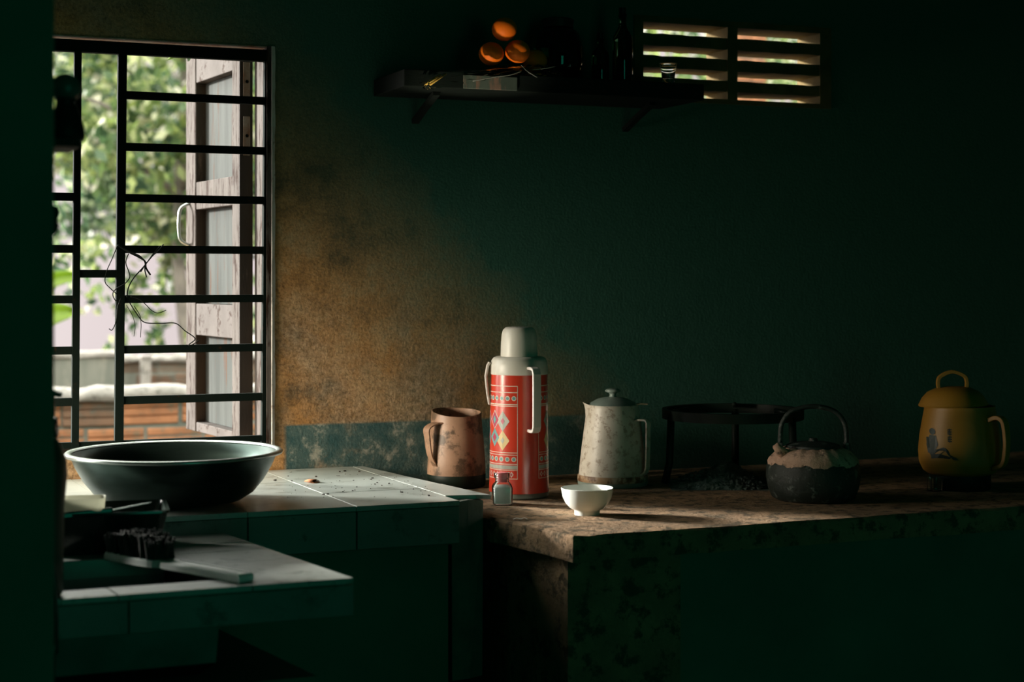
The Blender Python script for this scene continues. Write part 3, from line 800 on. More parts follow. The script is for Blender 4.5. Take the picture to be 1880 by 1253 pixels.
obj('side_clip', strap([la*.064+Vector((0, 0, .292)), la*.0685+Vector((0, 0, .285)), la*.0725+Vector((0, 0, .262)), la*.0690+Vector((0, 0, .225)), la*.0645+Vector((0, 0, .200))], lambda q: .020-.008*q, .005, ls_), M['handle_plastic'], tf, bevel=.0015)
# printed pattern: thin flat print following the body
PR = {'w': [], 't': [], 'g': [], 'y': [], 'm': []}
PRM = {'w': 'pr_white', 't': 'pr_teal', 'g': 'pr_grey', 'y': 'pr_yellow', 'm': 'pr_magenta'}
def zpx(y): return (912-y)/846
pbm = {k: bmesh.new() for k in PR}
def pr_poly(k, pts, lift=.0003):
    vs = []
    for a, z in pts:
        r = trad(z)+lift; d = adir(a); vs.append(pbm[k].verts.new((d.x*r, d.y*r, z)))
    pbm[k].faces.new(vs)
def pr_line(k, a0, a1, y0, y1, lift=.0003):
    n = max(1, int(abs(a1-a0)/5))
    for i in range(n):
        p, q = a0+(a1-a0)*i/n, a0+(a1-a0)*(i+1)/n
        pr_poly(k, [(p, zpx(y0)), (q, zpx(y0)), (q, zpx(y1)), (p, zpx(y1))], lift)
DEG = 57.3/.063/846       # degrees per pixel of arc
def pr_dot(k, a, y, r, lift=.0003):
    pr_poly(k, [(a+r*DEG*cos(t), zpx(y+r*sin(t))) for t in np.linspace(0, 2*pi, 14, endpoint=False)], lift)
def pr_dia(k, a, y, hw, hh_, lift=.0003):
    """diamond as two lifted halves so that it hugs the cylinder"""
    w_ = hw*DEG
    for s in (-1, 1):
        pr_poly(k, [(a, zpx(y-hh_)), (a+s*w_/2, zpx(y-hh_/2)), (a+s*w_, zpx(y)), (a+s*w_/2, zpx(y+hh_/2)), (a, zpx(y+hh_))], lift)
for c in (-70, 108):
    a0, a1 = c-67, c+67
    for y0, y1 in ((705.6, 707.2), (717, 718.6), (738.5, 740.8), (742, 743.4), (826, 827.3), (830, 831.3), (846.5, 848), (857.5, 858.8), (873, 874.2)): pr_line('w', a0, a1, y0, y1)
    pr_line('g', a0, a1, 849.5, 856.5)
    for e_ in (a0, a1): pr_poly('w', [(e_-.6, zpx(706)), (e_+.6, zpx(706)), (e_+.6, zpx(874)), (e_-.6, zpx(874))])
    for yy in (728.5, 838.5):
        k = a0+8
        while k < a1-4:
            pr_dot('w', k, yy, 4.6); pr_dot('t', k, yy, 2.9, .0006); k += 13.2
    k = a0+7
    while k < a1-4:
        pr_dia('w', k, 866, 3.6, 5.4); pr_dia('m', k, 866, 1.7, 2.8, .0006); k += 10.5
    for s in (-1, 1):
        i1, i2 = c+s*36, c+s*14
        pr_dia('g', i1, 770, 14, 18.5); pr_dia('m', i1, 770, 4, 6, .0006)
        pr_dia('y', i1, 805, 14, 18.5); pr_dia('g', i1, 805, 4, 6, .0006)
        pr_dia('w', i2, 768, 13, 18); pr_dia('m', i2, 768, 11, 15.5, .0005); pr_dia('t', i2, 768, 5, 8, .0008)
        pr_dia('t', i2, 800, 13, 17); pr_dia('m', i2, 800, 6, 8, .0006)
for k in pbm:
    tag(obj('printed_pattern', pbm[k], M[PRM[k]], tf, smooth=True, recalc=False), kind='stuff')
obj('chip', lathe([(0, 0), (.004, .0004), (.0055, 0)], 7), M['bare_wood'], tf, (.006, -.024, .3674), (.12, 0, 0))

# ------------------------------------------------------------------ salt jar
jl = atZ(922, 926, -.473)
jr = thing('glass_jar', 'small square glass jar of white salt in front of the red flask', 'jar', jl, -YAW+.10)
def sq(hw, r=.006, n=4):
    pts = []
    for cx_, cy_, a0 in ((hw-r, hw-r, 0), (-hw+r, hw-r, 90), (-hw+r, -hw+r, 180), (hw-r, -hw+r, 270)):
        for i in range(n+1):
            t = radians(a0+90*i/n); pts.append((cx_+r*cos(t), cy_+r*sin(t)))
    return pts
def loft(levels):
    bm = bmesh.new(); rows = []
    for poly_, z in levels: rows.append([bm.verts.new((x, y, z)) for x, y in poly_])
    n = len(rows[0])
    for a, b in zip(rows[:-1], rows[1:]):
        for i in range(n): bm.faces.new((a[i], a[(i+1) % n], b[(i+1) % n], b[i]))
    bm.faces.new(rows[0][::-1]); bm.faces.new(rows[-1]); return bm
def rnd(r): return sq(r, r*.9999)
obj('glass', loft([(sq(.0185), 0), (sq(.0205), .002), (sq(.0205), .036), (sq(.0185, .009), .042), (rnd(.0150), .047), (rnd(.0148), .054), (rnd(.0172), .056), (rnd(.0172), .064), (rnd(.0160), .066),
                  (rnd(.0130), .066), (rnd(.0125), .05), (sq(.0150, .009), .043), (sq(.0182, .004), .036), (sq(.0182, .004), .003)]), M['glass'], jr, smooth=True, angle=45)
obj('salt', loft([(sq(.0178, .004), .0035), (sq(.0178, .004), .0355), (sq(.015, .004), .0385)]), M['salt'], jr, smooth=True, angle=45)
obj('stopper', lathe([(0, .046), (.0100, .046), (.0112, .060), (.0112, .0665), (0, .067)], 20), M['cork'], jr, smooth=True, angle=40)

# ------------------------------------------------------------------ bowl
bl = atZ(1078, 945, -.473)
bw = thing('rice_bowl', 'small white porcelain bowl at the front edge of the concrete counter', 'bowl', bl, FR)
obj('bowl', lathe([(0, .004), (.020, .004), (.0225, 0), (.0255, 0), (.0255, .004), (.0262, .0095), (.034, .013), (.0435, .023), (.0495, .036), (.0520, .0505), (.0526, .0535),
                   (.0515, .0540), (.0500, .0505), (.0475, .037), (.0420, .026), (.033, .0165), (.02, .0125), (0, .012)], 64), M['porcelain'], bw, smooth=True, angle=70)

# ------------------------------------------------------------------ brown jug
pl_ = atZ(838, 893, -.473)
jg = thing('enamel_jug', 'open brown stained enamel jug with broad strap handle left of the thermos', 'jug', pl_, FR)
def jrim(p, a):
    q = max(0, (p.z-.12)/.05)
    p.z += q*(.0065*sin(a)+.003*abs(cos(a))**2-.003*cos(a)+.003)
    return p
zz = [(.0655, .026), (.0665, .030), (.0655, .06), (.0625, .10), (.0585, .14), (.0565, .165)]
obj('body', lathe([(0, .03)]+[(.0655, .026)]+zz[1:]+[(.0550, .1655), (.0565, .14), (.0605, .10), (.063, .06), (.063, .034), (0, .034)], 56, fn=jrim), M['enamel_brown'], jg, smooth=True, angle=60)
obj('base_band', lathe([(0, 0), (.0625, 0), (.0660, .004), (.0668, .028), (.0660, .030), (0, .030)], 56), M['enamel_black'], jg, smooth=True, angle=40)
ja = adir(-50); jside = Vector((ja.y, -ja.x, 0))
obj('handle', strap(catmull([ja*.060+Vector((.018, 0, .148)), ja*.072+Vector((.006, 0, .146)), ja*.082+Vector((-.002, 0, .135)), ja*.083+Vector((0, 0, .115)), ja*.078+Vector((.002, 0, .075)), ja*.066+Vector((.010, 0, .040))], 5), lambda q: .026-.010*q, .0035, jside), M['enamel_brown'], jg, bevel=.001)

# ------------------------------------------------------------------ white coffee pot
kl = atZ(1125, 890, -.473)
kp = thing('enamel_coffee_pot', 'tall tapering grimy white enamel coffee pot with domed lid', 'pot', kl, FR)
def spout(p, a):
    # pouring lip at screen-left
    q = max(0, (p.z-.150)/.035); d = ((a-pi+pi) % (2*pi))-pi
    g = math.exp(-(d/.30)**2)
    p.x -= .010*q*q*g; p.z += .006*q*q*g
    return p
def krad(z): return .0800-.0215*(z/.182)**1.25
kprof = [(krad(z), z) for z in np.linspace(.020, .170, 12)]
obj('body', lathe([(0, .020)]+kprof+[(.0590, .178), (.0600, .184), (.0585, .184), (.0570, .178), (.0575, .15), (0, .15)], 64, fn=spout), M['enamel_white'], kp, smooth=True, angle=60)
obj('rust_band', lathe([(0, .010), (.0805, .010), (.0814, .012), (.0808, .022), (.0797, .0245), (0, .0245)], 64), M['enamel_stain'], kp, smooth=True, angle=40)
obj('rust_band', lathe([(.0589, .166), (.0596, .1665), (.0592, .1765), (.0585, .1770)], 64, fn=spout), M['enamel_stain'], kp, smooth=True)
obj('foot', lathe([(0, 0), (.0785, 0), (.0805, .003), (.0805, .010), (0, .010)], 64), M['lid_grey'], kp, smooth=True, angle=40)
lid = obj('lid', lathe([(0, .180), (.0555, .180), (.0575, .183), (.0560, .185), (.050, .1885), (.036, .1965), (.020, .2005), (.010, .2015), (0, .2015)], 56), M['lid_grey'], kp, smooth=True, angle=50)
obj('knob', lathe([(0, .200), (.0095, .200), (.0070, .206), (.0085, .210), (.0165, .213), (.0180, .2155), (.0150, .2190), (.008, .2205), (0, .2205)], 28), M['lid_grey'], lid, smooth=True)
obj('thumb_tab', strap([(.050, -.012, .1845), (.062, -.015, .1865), (.080, -.018, .1855)], lambda q: .020-.006*q, .003, (.2, 1, 0)), M['enamel_stain'], kp, bevel=.0008)
hd = Vector((.80, -.60, 0)).normalized(); hsd = Vector((-hd.y, hd.x, 0))
obj('handle', strap([hd*.060+Vector((0, 0, .150)), hd*.080+Vector((0, 0, .1525)), hd*.0915+Vector((0, 0, .1520)), hd*.0955+Vector((0, 0, .146)), hd*.0950+Vector((0, 0, .10)), hd*.0935+Vector((0, 0, .045)), hd*.090+Vector((0, 0, .034)), hd*.078+Vector((0, 0, .026))], .016, .0045, hsd), M['enamel_white'], kp, bevel=.0012)

# ------------------------------------------------------------------ iron trivet and ash
tv = atZ(1345, 885, -.473)
tr = thing('iron_trivet', 'black iron ring trivet on three legs standing over the ash', 'trivet', tv, FR)
TR, TZ = .158, .148
bm = bmesh.new()
add_lathe(bm, [(TR-.006, TZ), (TR+.006, TZ), (TR+.006, TZ+.022), (TR-.006, TZ+.022), (TR-.006, TZ)], 64)
obj('ring', bm, M['enamel_black'], tr, smooth=True, angle=40)
for a in (200, 320, 80):
    t = radians(a); c_, s__ = cos(t), sin(t)
    obj('leg', tube([(c_*TR, s__*TR, TZ+.01), (c_*(TR+.004), s__*(TR+.004), .05), (c_*(TR+.016), s__*(TR+.016), 0.004)], .009, 8), M['enamel_black'], tr, smooth=True)
    obj('prong', tube([(c_*TR, s__*TR, TZ+.018), (c_*(TR-.045), s__*(TR-.045), TZ+.024)], .006, 6), M['enamel_black'], tr, smooth=True)
# ash heap
bm = bmesh.new(); n = 44; gv = {}
am = atZ(1325, 890, -.473)
ra = random.Random(3)
for i in range(n):
    for j in range(n):
        x = (i/(n-1)-.5)*.25; y = (j/(n-1)-.5)*.22
        q = (x/.125)**2+(y/.11)**2
        h = max(0, 1-q)**1.2*.040*(.7+.5*sin(x*31+1)*cos(y*24))+(ra.uniform(0, .006) if q < 1 else 0)
        gv[i, j] = bm.verts.new((x, y, max(h, 0)+.0005))
for i in range(n-1):
    for j in range(n-1): bm.faces.new((gv[i, j], gv[i+1, j], gv[i+1, j+1], gv[i, j+1]))
for k in range(260):                                             # flakes and charcoal bits
    th = ra.uniform(0, 2*pi); q = sqrt(ra.random())*1.15
    x, y = max(-.122, min(.122, q*cos(th)*.13-.005)), q*sin(th)*.10
    h = max(0, 1-(x/.125)**2-(y/.11)**2)**1.2*.036
    s_ = ra.uniform(.002, .006)
    vs = add_box(bm, (0, 0, 0), (s_*2, s_, s_*.7))
    mt = Matrix.Translation((x, y, h+s_*.5)) @ Matrix.Rotation(ra.uniform(0, 6), 4, 'Z') @ Matrix.Rotation(ra.uniform(-.5, .5), 4, 'X')
    for v in vs: v.co = mt @ v.co
o = obj('ash_heap', bm, M['ash'], None, am, (0, 0, FR))
tag(o, 'low heap of grey wood ash and flakes under the trivet', 'ash', None, 'stuff')

# ------------------------------------------------------------------ sooty kettle
sk = atZ(1493, 917, -.473)
kt = thing('sooty_kettle', 'squat soot-black kettle with ash-crusted shoulder and bail handle', 'kettle', sk, FR)
obj('body', lathe([(0, 0), (.078, 0), (.088, .006), (.096, .025), (.1005, .050), (.0995, .070), (.092, .088), (.078, .101), (.062, .108), (0, .110)], 64), M['sooty_pot'], kt, smooth=True, angle=50)
bm = lathe([(.0975, .078), (.0945, .0875), (.079, .1035), (.063, .1105), (.058, .112), (.056, .109)], 72,
           fn=lambda p, a: Vector((p.x, p.y, p.z+.003*sin(a*9)+.002*sin(a*23+1) if p.z < .085 else p.z+.0012*sin(a*17))))
obj('ash_crust', bm, M['ash_dust'], kt, smooth=True)
obj('lid', lathe([(.058, .109), (.057, .116), (.052, .1185), (.03, .123), (.010, .125), (.008, .131), (0, .132)], 48), M['sooty_pot'], kt, smooth=True, angle=50)
hb = catmull([(-.070, 0, .100), (-.071, 0, .135), (-.066, 0, .165), (-.045, 0, .189), (0, 0, .199), (.045, 0, .189), (.066, 0, .165), (.071, 0, .135), (.070, 0, .100)], 6)
obj('bail_handle', tube(hb, .0052, 10, flat=1.5, upv=(0, 1, 0)), M['sooty_pot'], kt, smooth=True)
for s in (-1, 1):
    obj('handle_lug', span(-.006, .006, -.010, .010, .092, .122), M['sooty_pot'], kt, (s*.0715, 0, 0), bevel=.002)
bm = tube([(-.060, -.030, .094), (-.078, -.040, .108), (-.088, -.045, .118)], .014, 12, rfn=lambda q: 1-.45*q)
bm.normal_update(); jitter(bm, .0015, 3)
obj('spout', bm, M['ash_dust'], kt, smooth=True)

# ------------------------------------------------------------------ mustard pot
yl = atZ(1762, 897, -.473)
yp = thing('mustard_pot', 'mustard yellow lidded enamel pot with ink print at the dark end', 'pot', yl, -YAW-.08)
def yrad(z):
    P = [(.034, .070), (.040, .080), (.060, .0895), (.085, .0915), (.12, .0885), (.16, .0815), (.184, .0770)]
    for (a, ra_), (b, rb_) in zip(P[:-1], P[1:]):
        if z <= b: return ra_+(rb_-ra_)*max(0, (z-a))/(b-a)
    return P[-1][1]
obj('base', lathe([(0, 0), (.066, 0), (.068, .003), (.068, .036), (0, .036)], 56), M['enamel_black'], yp, smooth=True, angle=40)
obj('body', lathe([(0, .034)]+[(yrad(z), z) for z in np.linspace(.034, .184, 22)]+[(.0775, .187), (.074, .187), (.074, .18), (0, .18)], 64), M['yellow'], yp, smooth=True, angle=50)
ylid = obj('lid', lathe([(0, .186), (.0755, .186), (.0768, .189), (.0742, .193), (.0680, .205), (.056, .2175), (.040, .225), (.018, .2285), (0, .229)], 56), M['yellow'], yp, smooth=True, angle=50)
ylid.rotation_euler = (0, radians(-2.0), 0); ylid.location = (-.008, 0, .001)
hp = catmull([(-.030, 0, .222), (-.032, 0, .238), (-.026, 0, .252), (0, 0, .262), (.026, 0, .252), (.032, 0, .238), (.030, 0, .220)], 6)
obj('lid_handle', strap(hp, .014, .0075, (0, 1, 0)), M['yellow'], ylid, bevel=.0012)
yd = adir(42); ysd = Vector((yd.y, -yd.x, 0))
hp = catmull([yd*.080+Vector((0, 0, .158)), yd*.102+Vector((0, 0, .166)), yd*.118+Vector((0, 0, .158)), yd*.124+Vector((0, 0, .13)), yd*.124+Vector((0, 0, .095)), yd*.116+Vector((0, 0, .064)), yd*.090+Vector((0, 0, .052))], 5)
obj('handle', strap(hp, lambda q: .022-.008*q, .0095, ysd), M['yellow'], yp, bevel=.0018)
# ink print: a seated figure and two characters
ink = bmesh.new()
YC = 1762
def ink_poly(pts):
    vs = []
    for px, py in pts:
        z = (897-py)/814; r = yrad(z)+.0011
        s = max(-.97, min(.97, (px-YC)/814/r)); a = math.asin(s)
        vs.append(ink.verts.new((r*sin(a), -r*cos(a), z)))
    ink.faces.new(vs)
def ink_dot(px, py, rx, ry): ink_poly([(px+rx*cos(t), py+ry*sin(t)) for t in np.linspace(0, 2*pi, 10, endpoint=False)])
ink_dot(1705, 789, 4.5, 6)                                          # head
ink_poly([(1701, 795), (1710, 796), (1713, 812), (1707, 826), (1698, 828), (1696, 812)])      # torso
ink_poly([(1698, 824), (1712, 820), (1722, 816), (1726, 820), (1718, 828), (1704, 836)])      # thigh
ink_poly([(1720, 817), (1725, 817), (1740, 832), (1746, 838), (1738, 838), (1728, 828)])      # shin
ink_poly([(1702, 830), (1716, 828), (1734, 833), (1732, 836), (1712, 836), (1703, 838)])      # folded leg
ink_poly([(1696, 800), (1699, 799), (1700, 818), (1697, 820)])                                # arm
for y0 in (783, 796):                                               # two brush-written characters
    for q in (0, 4, 8): ink_poly([(1728.5, y0+q), (1735.5, y0+q), (1735.5, y0+q+1.6), (1728.5, y0+q+1.6)])
    ink_poly([(1731, y0-1), (1732.6, y0-1), (1732.6, y0+11), (1731, y0+11)])
    ink_poly([(1728.5, y0+1), (1729.8, y0+1), (1729.8, y0+9), (1728.5, y0+9)])
obj('ink_print', ink, M['pr_ink'], yp, recalc=False)
bx_ = atZ(1716, 902, -.473)
mbx = thing('glass_tumbler', 'tiny square dark glass standing at the foot of the mustard pot', 'glass', bx_, -YAW+.25)
obj('glass', loft([(sq(.0125, .002), 0), (sq(.0130, .002), .030), (sq(.0112, .002), .030), (sq(.0108, .002), .004)]), M['glass'], mbx, smooth=True, angle=40)

# ------------------------------------------------------------------ shelf and what stands on it
SY0 = 3.38; SZ1 = H+.458; SZ0 = H+.420
sx0 = atY(742, 150, SY0).x; sx1 = atY(1293, 150, SY0).x
sf = thing('wall_shelf', 'soot-dark wooden shelf on the back wall beneath the vent', 'shelf', ((sx0+sx1)/2, YW, SZ0))
sc_ = (sx0+sx1)/2
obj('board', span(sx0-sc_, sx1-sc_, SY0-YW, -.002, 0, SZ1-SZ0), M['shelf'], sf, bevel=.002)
ex0, ex1 = atY(850, 160, SY0).x-sc_, atY(948, 160, SY0).x-sc_
obj('edge_board', span(ex0, ex1, SY0-YW-.006, SY0-YW, .001, .031), M['edge_board'], sf, bevel=.001)
for x in (sx0+.10, sx1-.10):
    obj('bracket', strap([(x-sc_, -.004, -.055), (x-sc_, -.07, -.03), (x-sc_, -.15, -.004)], .016, .010, (1, 0, 0)), M['shelf'], sf)
def on_shelf(px, Y): return Vector((atY(px, 150, Y).x, Y, SZ1))
# oranges
og = 'mandarins heaped on the shelf'
def orange(px, py, Y, r, label, first=None):
    p = atY(px, py, Y)
    t = thing('mandarin_orange', label, 'fruit', (p.x, p.y, p.z-r), random.uniform(0, 6), og)
    obj('peel', lathe([(0, 0.10*r)]+[(r*sin(a), r-r*cos(a)*.93) for a in np.linspace(.25, pi-.25, 16)]+[(0, 1.88*r)], 28), M['orange'], t, smooth=True)
    obj('stem', lathe([(0, 0), (.0035, 0), (.003, .003), (0, .003)], 8), M['bark'], t, (0, 0, 1.87*r))
    return t
OY = 3.405
r0 = .0285
orange(926, 54, OY, r0, 'topmost orange mandarin of the heap on the shelf')
orange(950, 95, OY-.008, r0, 'bright orange mandarin just below the topmost one')
orange(902, 99, OY+.006, r0, 'dim orange mandarin below and left of the topmost one')
orange(982, 112, OY+.07, r0, 'dark mandarin half hidden behind the bright one on the shelf')
# shallow dish lifting the heap
dl = on_shelf(935, OY+.035)
ds = thing('fruit_dish', 'dark shallow footed dish holding the mandarins on the shelf', 'dish', dl, 0)
zd = atY(926, 99, OY).z-r0-SZ1
obj('dish', lathe([(0, 0), (.030, 0), (.032, .003), (.026, .006), (.034, max(.010, zd-.006)), (.046, zd-.001), (.045, zd+.001), (.036, zd-.002), (0, zd-.004)], 40), M['enamel_black'], ds, smooth=True, angle=50)
# big dark jar behind
jd = thing('storage_jar', 'large dark round jar behind the mandarins on the shelf', 'jar', on_shelf(1024, 3.51), 0)
obj('body', lathe([(0, 0), (.036, 0), (.050, .012), (.060, .045), (.060, .085), (.050, .118), (.036, .132), (0, .132)], 40), M['glass_dark'], jd, smooth=True, angle=50)
obj('lid', lathe([(0, .132), (.037, .132), (.038, .150), (.034, .153), (0, .153)], 32), M['enamel_black'], jd, smooth=True, angle=40)
# bottles
def bottle(px, Y, r, h, label):
    t = thing('glass_bottle', label, 'bottle', on_shelf(px, Y), 0, 'dark bottles on the shelf')
    obj('body', lathe([(0, 0), (r*.94, 0), (r, .004), (r, h*.60), (r*.92, h*.68), (r*.45, h*.80), (r*.36, h*.84), (r*.36, h*.96), (r*.42, h*.965), (r*.42, h), (0, h)], 36), M['glass_dark'], t, smooth=True, angle=50)
    obj('stopper', lathe([(0, h), (r*.34, h), (r*.36, h+.014), (0, h+.015)], 16), M['enamel_black'], t, smooth=True, angle=50)
bottle(1102, 3.46, .021, .105, 'shorter dark glass bottle on the shelf, nearer the mandarins')
bottle(1143, 3.45, .024, .165, 'taller dark glass bottle on the shelf, nearer the shot glass')
# shot glass
sg = thing('shot_glass', 'small clear shot glass on the shelf before the vent', 'glass', on_shelf(1227, 3.40), 0)
obj('glass', lathe([(0, 0), (.0130, 0), (.0140, .002), (.0150, .012), (.0195, .046), (.0205, .0475), (.0185, .0475), (.0145, .016), (.010, .0125), (0, .012)], 40), M['glass'], sg, smooth=True, angle=50)
# plastic bag with yellow paper inside
pb = thing('plastic_bag', 'crumpled clear plastic bag with yellow paper hanging over the shelf edge', 'bag', (atY(860, 150, SY0-.03).x, SY0-.02, SZ1))
o0 = Vector(pb.location)
bm = bmesh.new(); nI, nJ = 40, 12
rb = random.Random(21); gv = {}
top = catmull([atY(776, 150, SY0-.03)-o0, atY(800, 132, SY0-.03)-o0, atY(880, 126, SY0-.028)-o0, atY(960, 120, SY0-.02)-o0, atY(1010, 118, SY0-.01)-o0, atY(1030, 132, SY0-.005)-o0], 8)
bot = catmull([atY(776, 163, SY0-.03)-o0, atY(800, 162, SY0-.035)-o0, atY(870, 150, SY0-.034)-o0, atY(940, 137, SY0-.03)-o0, atY(1000, 138, SY0-.018)-o0, atY(1030, 143, SY0-.01)-o0], 8)
nI = len(top)
for i in range(nI):
    for j in range(nJ):
        q = j/(nJ-1)
        p = bot[i].lerp(top[i], q)
        p += Vector((0, -.016*sin(pi*q)+.02*q, 0)) + Vector((rb.uniform(-1, 1)*.002, rb.uniform(-1, 1)*.004, rb.uniform(-1, 1)*.003))
        gv[i, j] = bm.verts.new(p)
for i in range(nI-1):
    for j in range(nJ-1): bm.faces.new((gv[i, j], gv[i+1, j], gv[i+1, j+1], gv[i, j+1]))
o = obj('film', bm, M['plastic_bag'], pb, smooth=True)
s_ = o.modifiers.new('solid', 'SOLIDIFY'); s_.thickness = .0006
bm = bmesh.new()
add_tube(bm, [atY(782, 155, SY0-.018)-o0, atY(808, 138, SY0-.014)-o0], .006, 8, flat=.5)
add_tube(bm, [atY(790, 156, SY0-.016)-o0, atY(818, 136, SY0-.012)-o0], .004, 8, flat=.5)
obj('yellow_paper', bm, M['straw'], pb, smooth=True)
bm = tube(catmull([atY(868, 149, SY0-.037)-o0, atY(905, 142, SY0-.037)-o0, atY(935, 138, SY0-.036)-o0, atY(957, 131, SY0-.03)-o0], 6), .0013, 6)
obj('fold', bm, M['film_fold'], pb, smooth=True)
bm = bmesh.new()
add_tube(bm, catmull([atY(957, 120, SY0-.03)-o0, atY(968, 131, SY0-.03)-o0, atY(986, 142, SY0-.03)-o0], 5), .0010, 6)
add_tube(bm, catmull([atY(978, 128, SY0-.025)-o0, atY(1000, 126, SY0-.025)-o0, atY(1020, 122, SY0-.02)-o0], 5), .0008, 6)
obj('knot', bm, M['film_fold'], pb, smooth=True)

# ------------------------------------------------------------------ wires tied to the bars
wt = thing('wire_tangle', 'tangle of thin dark wire tied round the window bars', 'wire', atY(226, 460, YW-.004))
w0 = Vector(wt.location)
def wire(pts, r=.0011, y=YW-.004, dy=0.0):
    n = len(pts)
    obj('wire', tube(catmull([atY(px, py, y+dy*sin(pi*i/(n-1)))-w0 for i, (px, py) in enumerate(pts)], 7), r, 6), M['wire'], wt, smooth=True)
wire([(216, 450), (228, 458), (240, 465), (254, 472), (266, 480), (268, 492), (276, 505)], .0022, dy=-.006)
wire([(222, 452), (236, 462), (256, 470), (266, 482), (266, 496), (269, 509)], .0016, dy=-.010)
wire([(300, 449), (292, 460), (280, 470), (262, 492), (246, 510), (236, 528), (233, 546)], .0014, dy=-.008)
wire([(294, 452), (280, 468), (268, 485), (258, 500)], .0012)
wire([(216, 450), (206, 475), (196, 498), (193, 518), (203, 530), (214, 540)], .0011)
wire([(236, 466), (231, 482), (236, 498), (238, 510), (228, 522), (214, 530), (207, 540), (212, 552), (222, 556)], .0011, dy=-.006)
wire([(240, 545), (256, 550), (268, 560), (278, 570), (290, 575), (305, 570)], .0010)
wire([(222, 548), (216, 565), (213, 590), (206, 606), (200, 604)], .0011)
wire([(238, 556), (250, 575), (265, 592), (295, 594), (322, 594), (340, 608), (358, 622), (347, 633), (352, 634), (366, 625)], .0013, dy=-.01)
wire([(246, 562), (256, 578), (259, 595), (258, 620)], .0008)
wire([(232, 560), (244, 582), (248, 600), (246, 618)], .0007)

# ------------------------------------------------------------------ left corner: little shelf, gourd bottle, rag, pump bottle, tray
LY = 2.26
cs = thing('corner_shelf', 'small dark bracket shelf on the partition edge by the window', 'shelf', (pe, 2.2, atY(110, 262, LY).z))
cz = cs.location.z
obj('board', span(-.16, atY(138, 262, LY).x-pe, .001, .11, -.010, .002), M['wood_dark'], cs, bevel=.002)
obj('bracket', strap([(-.06, .002, -.07), (-.06, .05, -.02), (-.06, .09, -.009)], .014, .01, (1, 0, 0)), M['wood_dark'], cs)
gb = atY(121, 256, LY)
gd = thing('gourd_bottle', 'dark gourd-shaped bottle with round top, in front of the window bars', 'bottle', (gb.x, LY, cz+.002))
gs = LY*1.03/3000
obj('body', lathe([(0, 0), (28*gs, 0), (32*gs, 3*gs), (33*gs, 12*gs), (31*gs, 26*gs), (25*gs, 44*gs), (18*gs, 60*gs), (16.5*gs, 68*gs), (19*gs, 74*gs), (0, 76*gs)], 40), M['enamel_black'], gd, smooth=True)
obj('round_top', lathe([(0, 70*gs)]+[(26*gs*sin(a), 92*gs-26*gs*cos(a)) for a in np.linspace(.5, pi-.12, 14)]+[(0, 118*gs)], 36), M['dark_ceramic'], gd, smooth=True)
rgp = [(60, 268), (95, 268), (94, 300), (96, 330), (93, 358), (95, 376), (108, 380), (110, 392), (106, 404), (109, 416), (104, 428), (95, 434), (92, 446), (90, 466), (84, 474), (78, 480), (60, 482)]
base = atY(80, 270, 2.245)
rg = thing('hanging_rag', 'ragged black cloth hanging under the small corner shelf', 'cloth', (base.x, 2.245, base.z))
bm = bmesh.new()
vs = [bm.verts.new(atY(px, py, 2.245)-base) for px, py in rgp]
f = bm.faces.new(vs); ex = bmesh.ops.extrude_face_region(bm, geom=[f])
for v in ex['geom']:
    if isinstance(v, bmesh.types.BMVert): v.co.y += .018; v.co.x += random.uniform(-.002, .002)
bmesh.ops.triangulate(bm, faces=bm.faces[:])
obj('cloth', bm, M['rag'], rg)

pbL = atZ(82, 1078, -.465)
pbL = Vector((.262, 2.535, ZL)); 
pbm_ = thing('pump_bottle', 'dark green soap pump bottle beside the sink at the partition', 'bottle', (atY(76, 1080, 2.475).x, 2.475, ZL), FR)
g = 2.475*1.033/3000
obj('body', lathe([(0, 0), (32*g, 0), (36*g, 6*g), (37*g, 60*g), (38*g, 150*g), (43*g, 205*g), (42*g, 232*g), (33*g, 258*g), (25*g, 272*g), (0, 272*g)], 40), M['bottle_green'], pbm_, smooth=True, angle=50)
obj('collar', lathe([(0, 272*g), (27*g, 272*g), (29*g, 276*g), (28*g, 306*g), (20*g, 310*g), (0, 310*g)], 32), M['black_plastic'], pbm_, smooth=True, angle=40)
obj('pump_stem', lathe([(0, 308*g), (7*g, 308*g), (7*g, 345*g), (0, 345*g)], 16, (16*g, 0, 0)), M['black_plastic'], pbm_, smooth=True, angle=40)
obj('nozzle', strap([(-8*g, 0, 346*g), (18*g, 0, 350*g), (36*g, -.004, 345*g)], 16*g, 9*g, (0, 1, 0)), M['dark_ceramic'], pbm_, bevel=.002)
cd = thing('cord', 'thin black cord hanging down by the pump bottle', 'cord', atY(88, 1100, 2.42))
c0 = Vector(cd.location)
obj('cord', tube(catmull([atY(60, 800, 2.42)-c0, atY(74, 870, 2.42)-c0, atY(90, 960, 2.425)-c0, atY(98, 1040, 2.425)-c0, atY(103, 1110, 2.425)-c0, atY(103, 1200, 2.425)-c0, atY(98, 1253, 2.425)-c0, (0, 0, -c0.z+.004)], 6), .0028, 8), M['black_plastic'], cd, smooth=True)

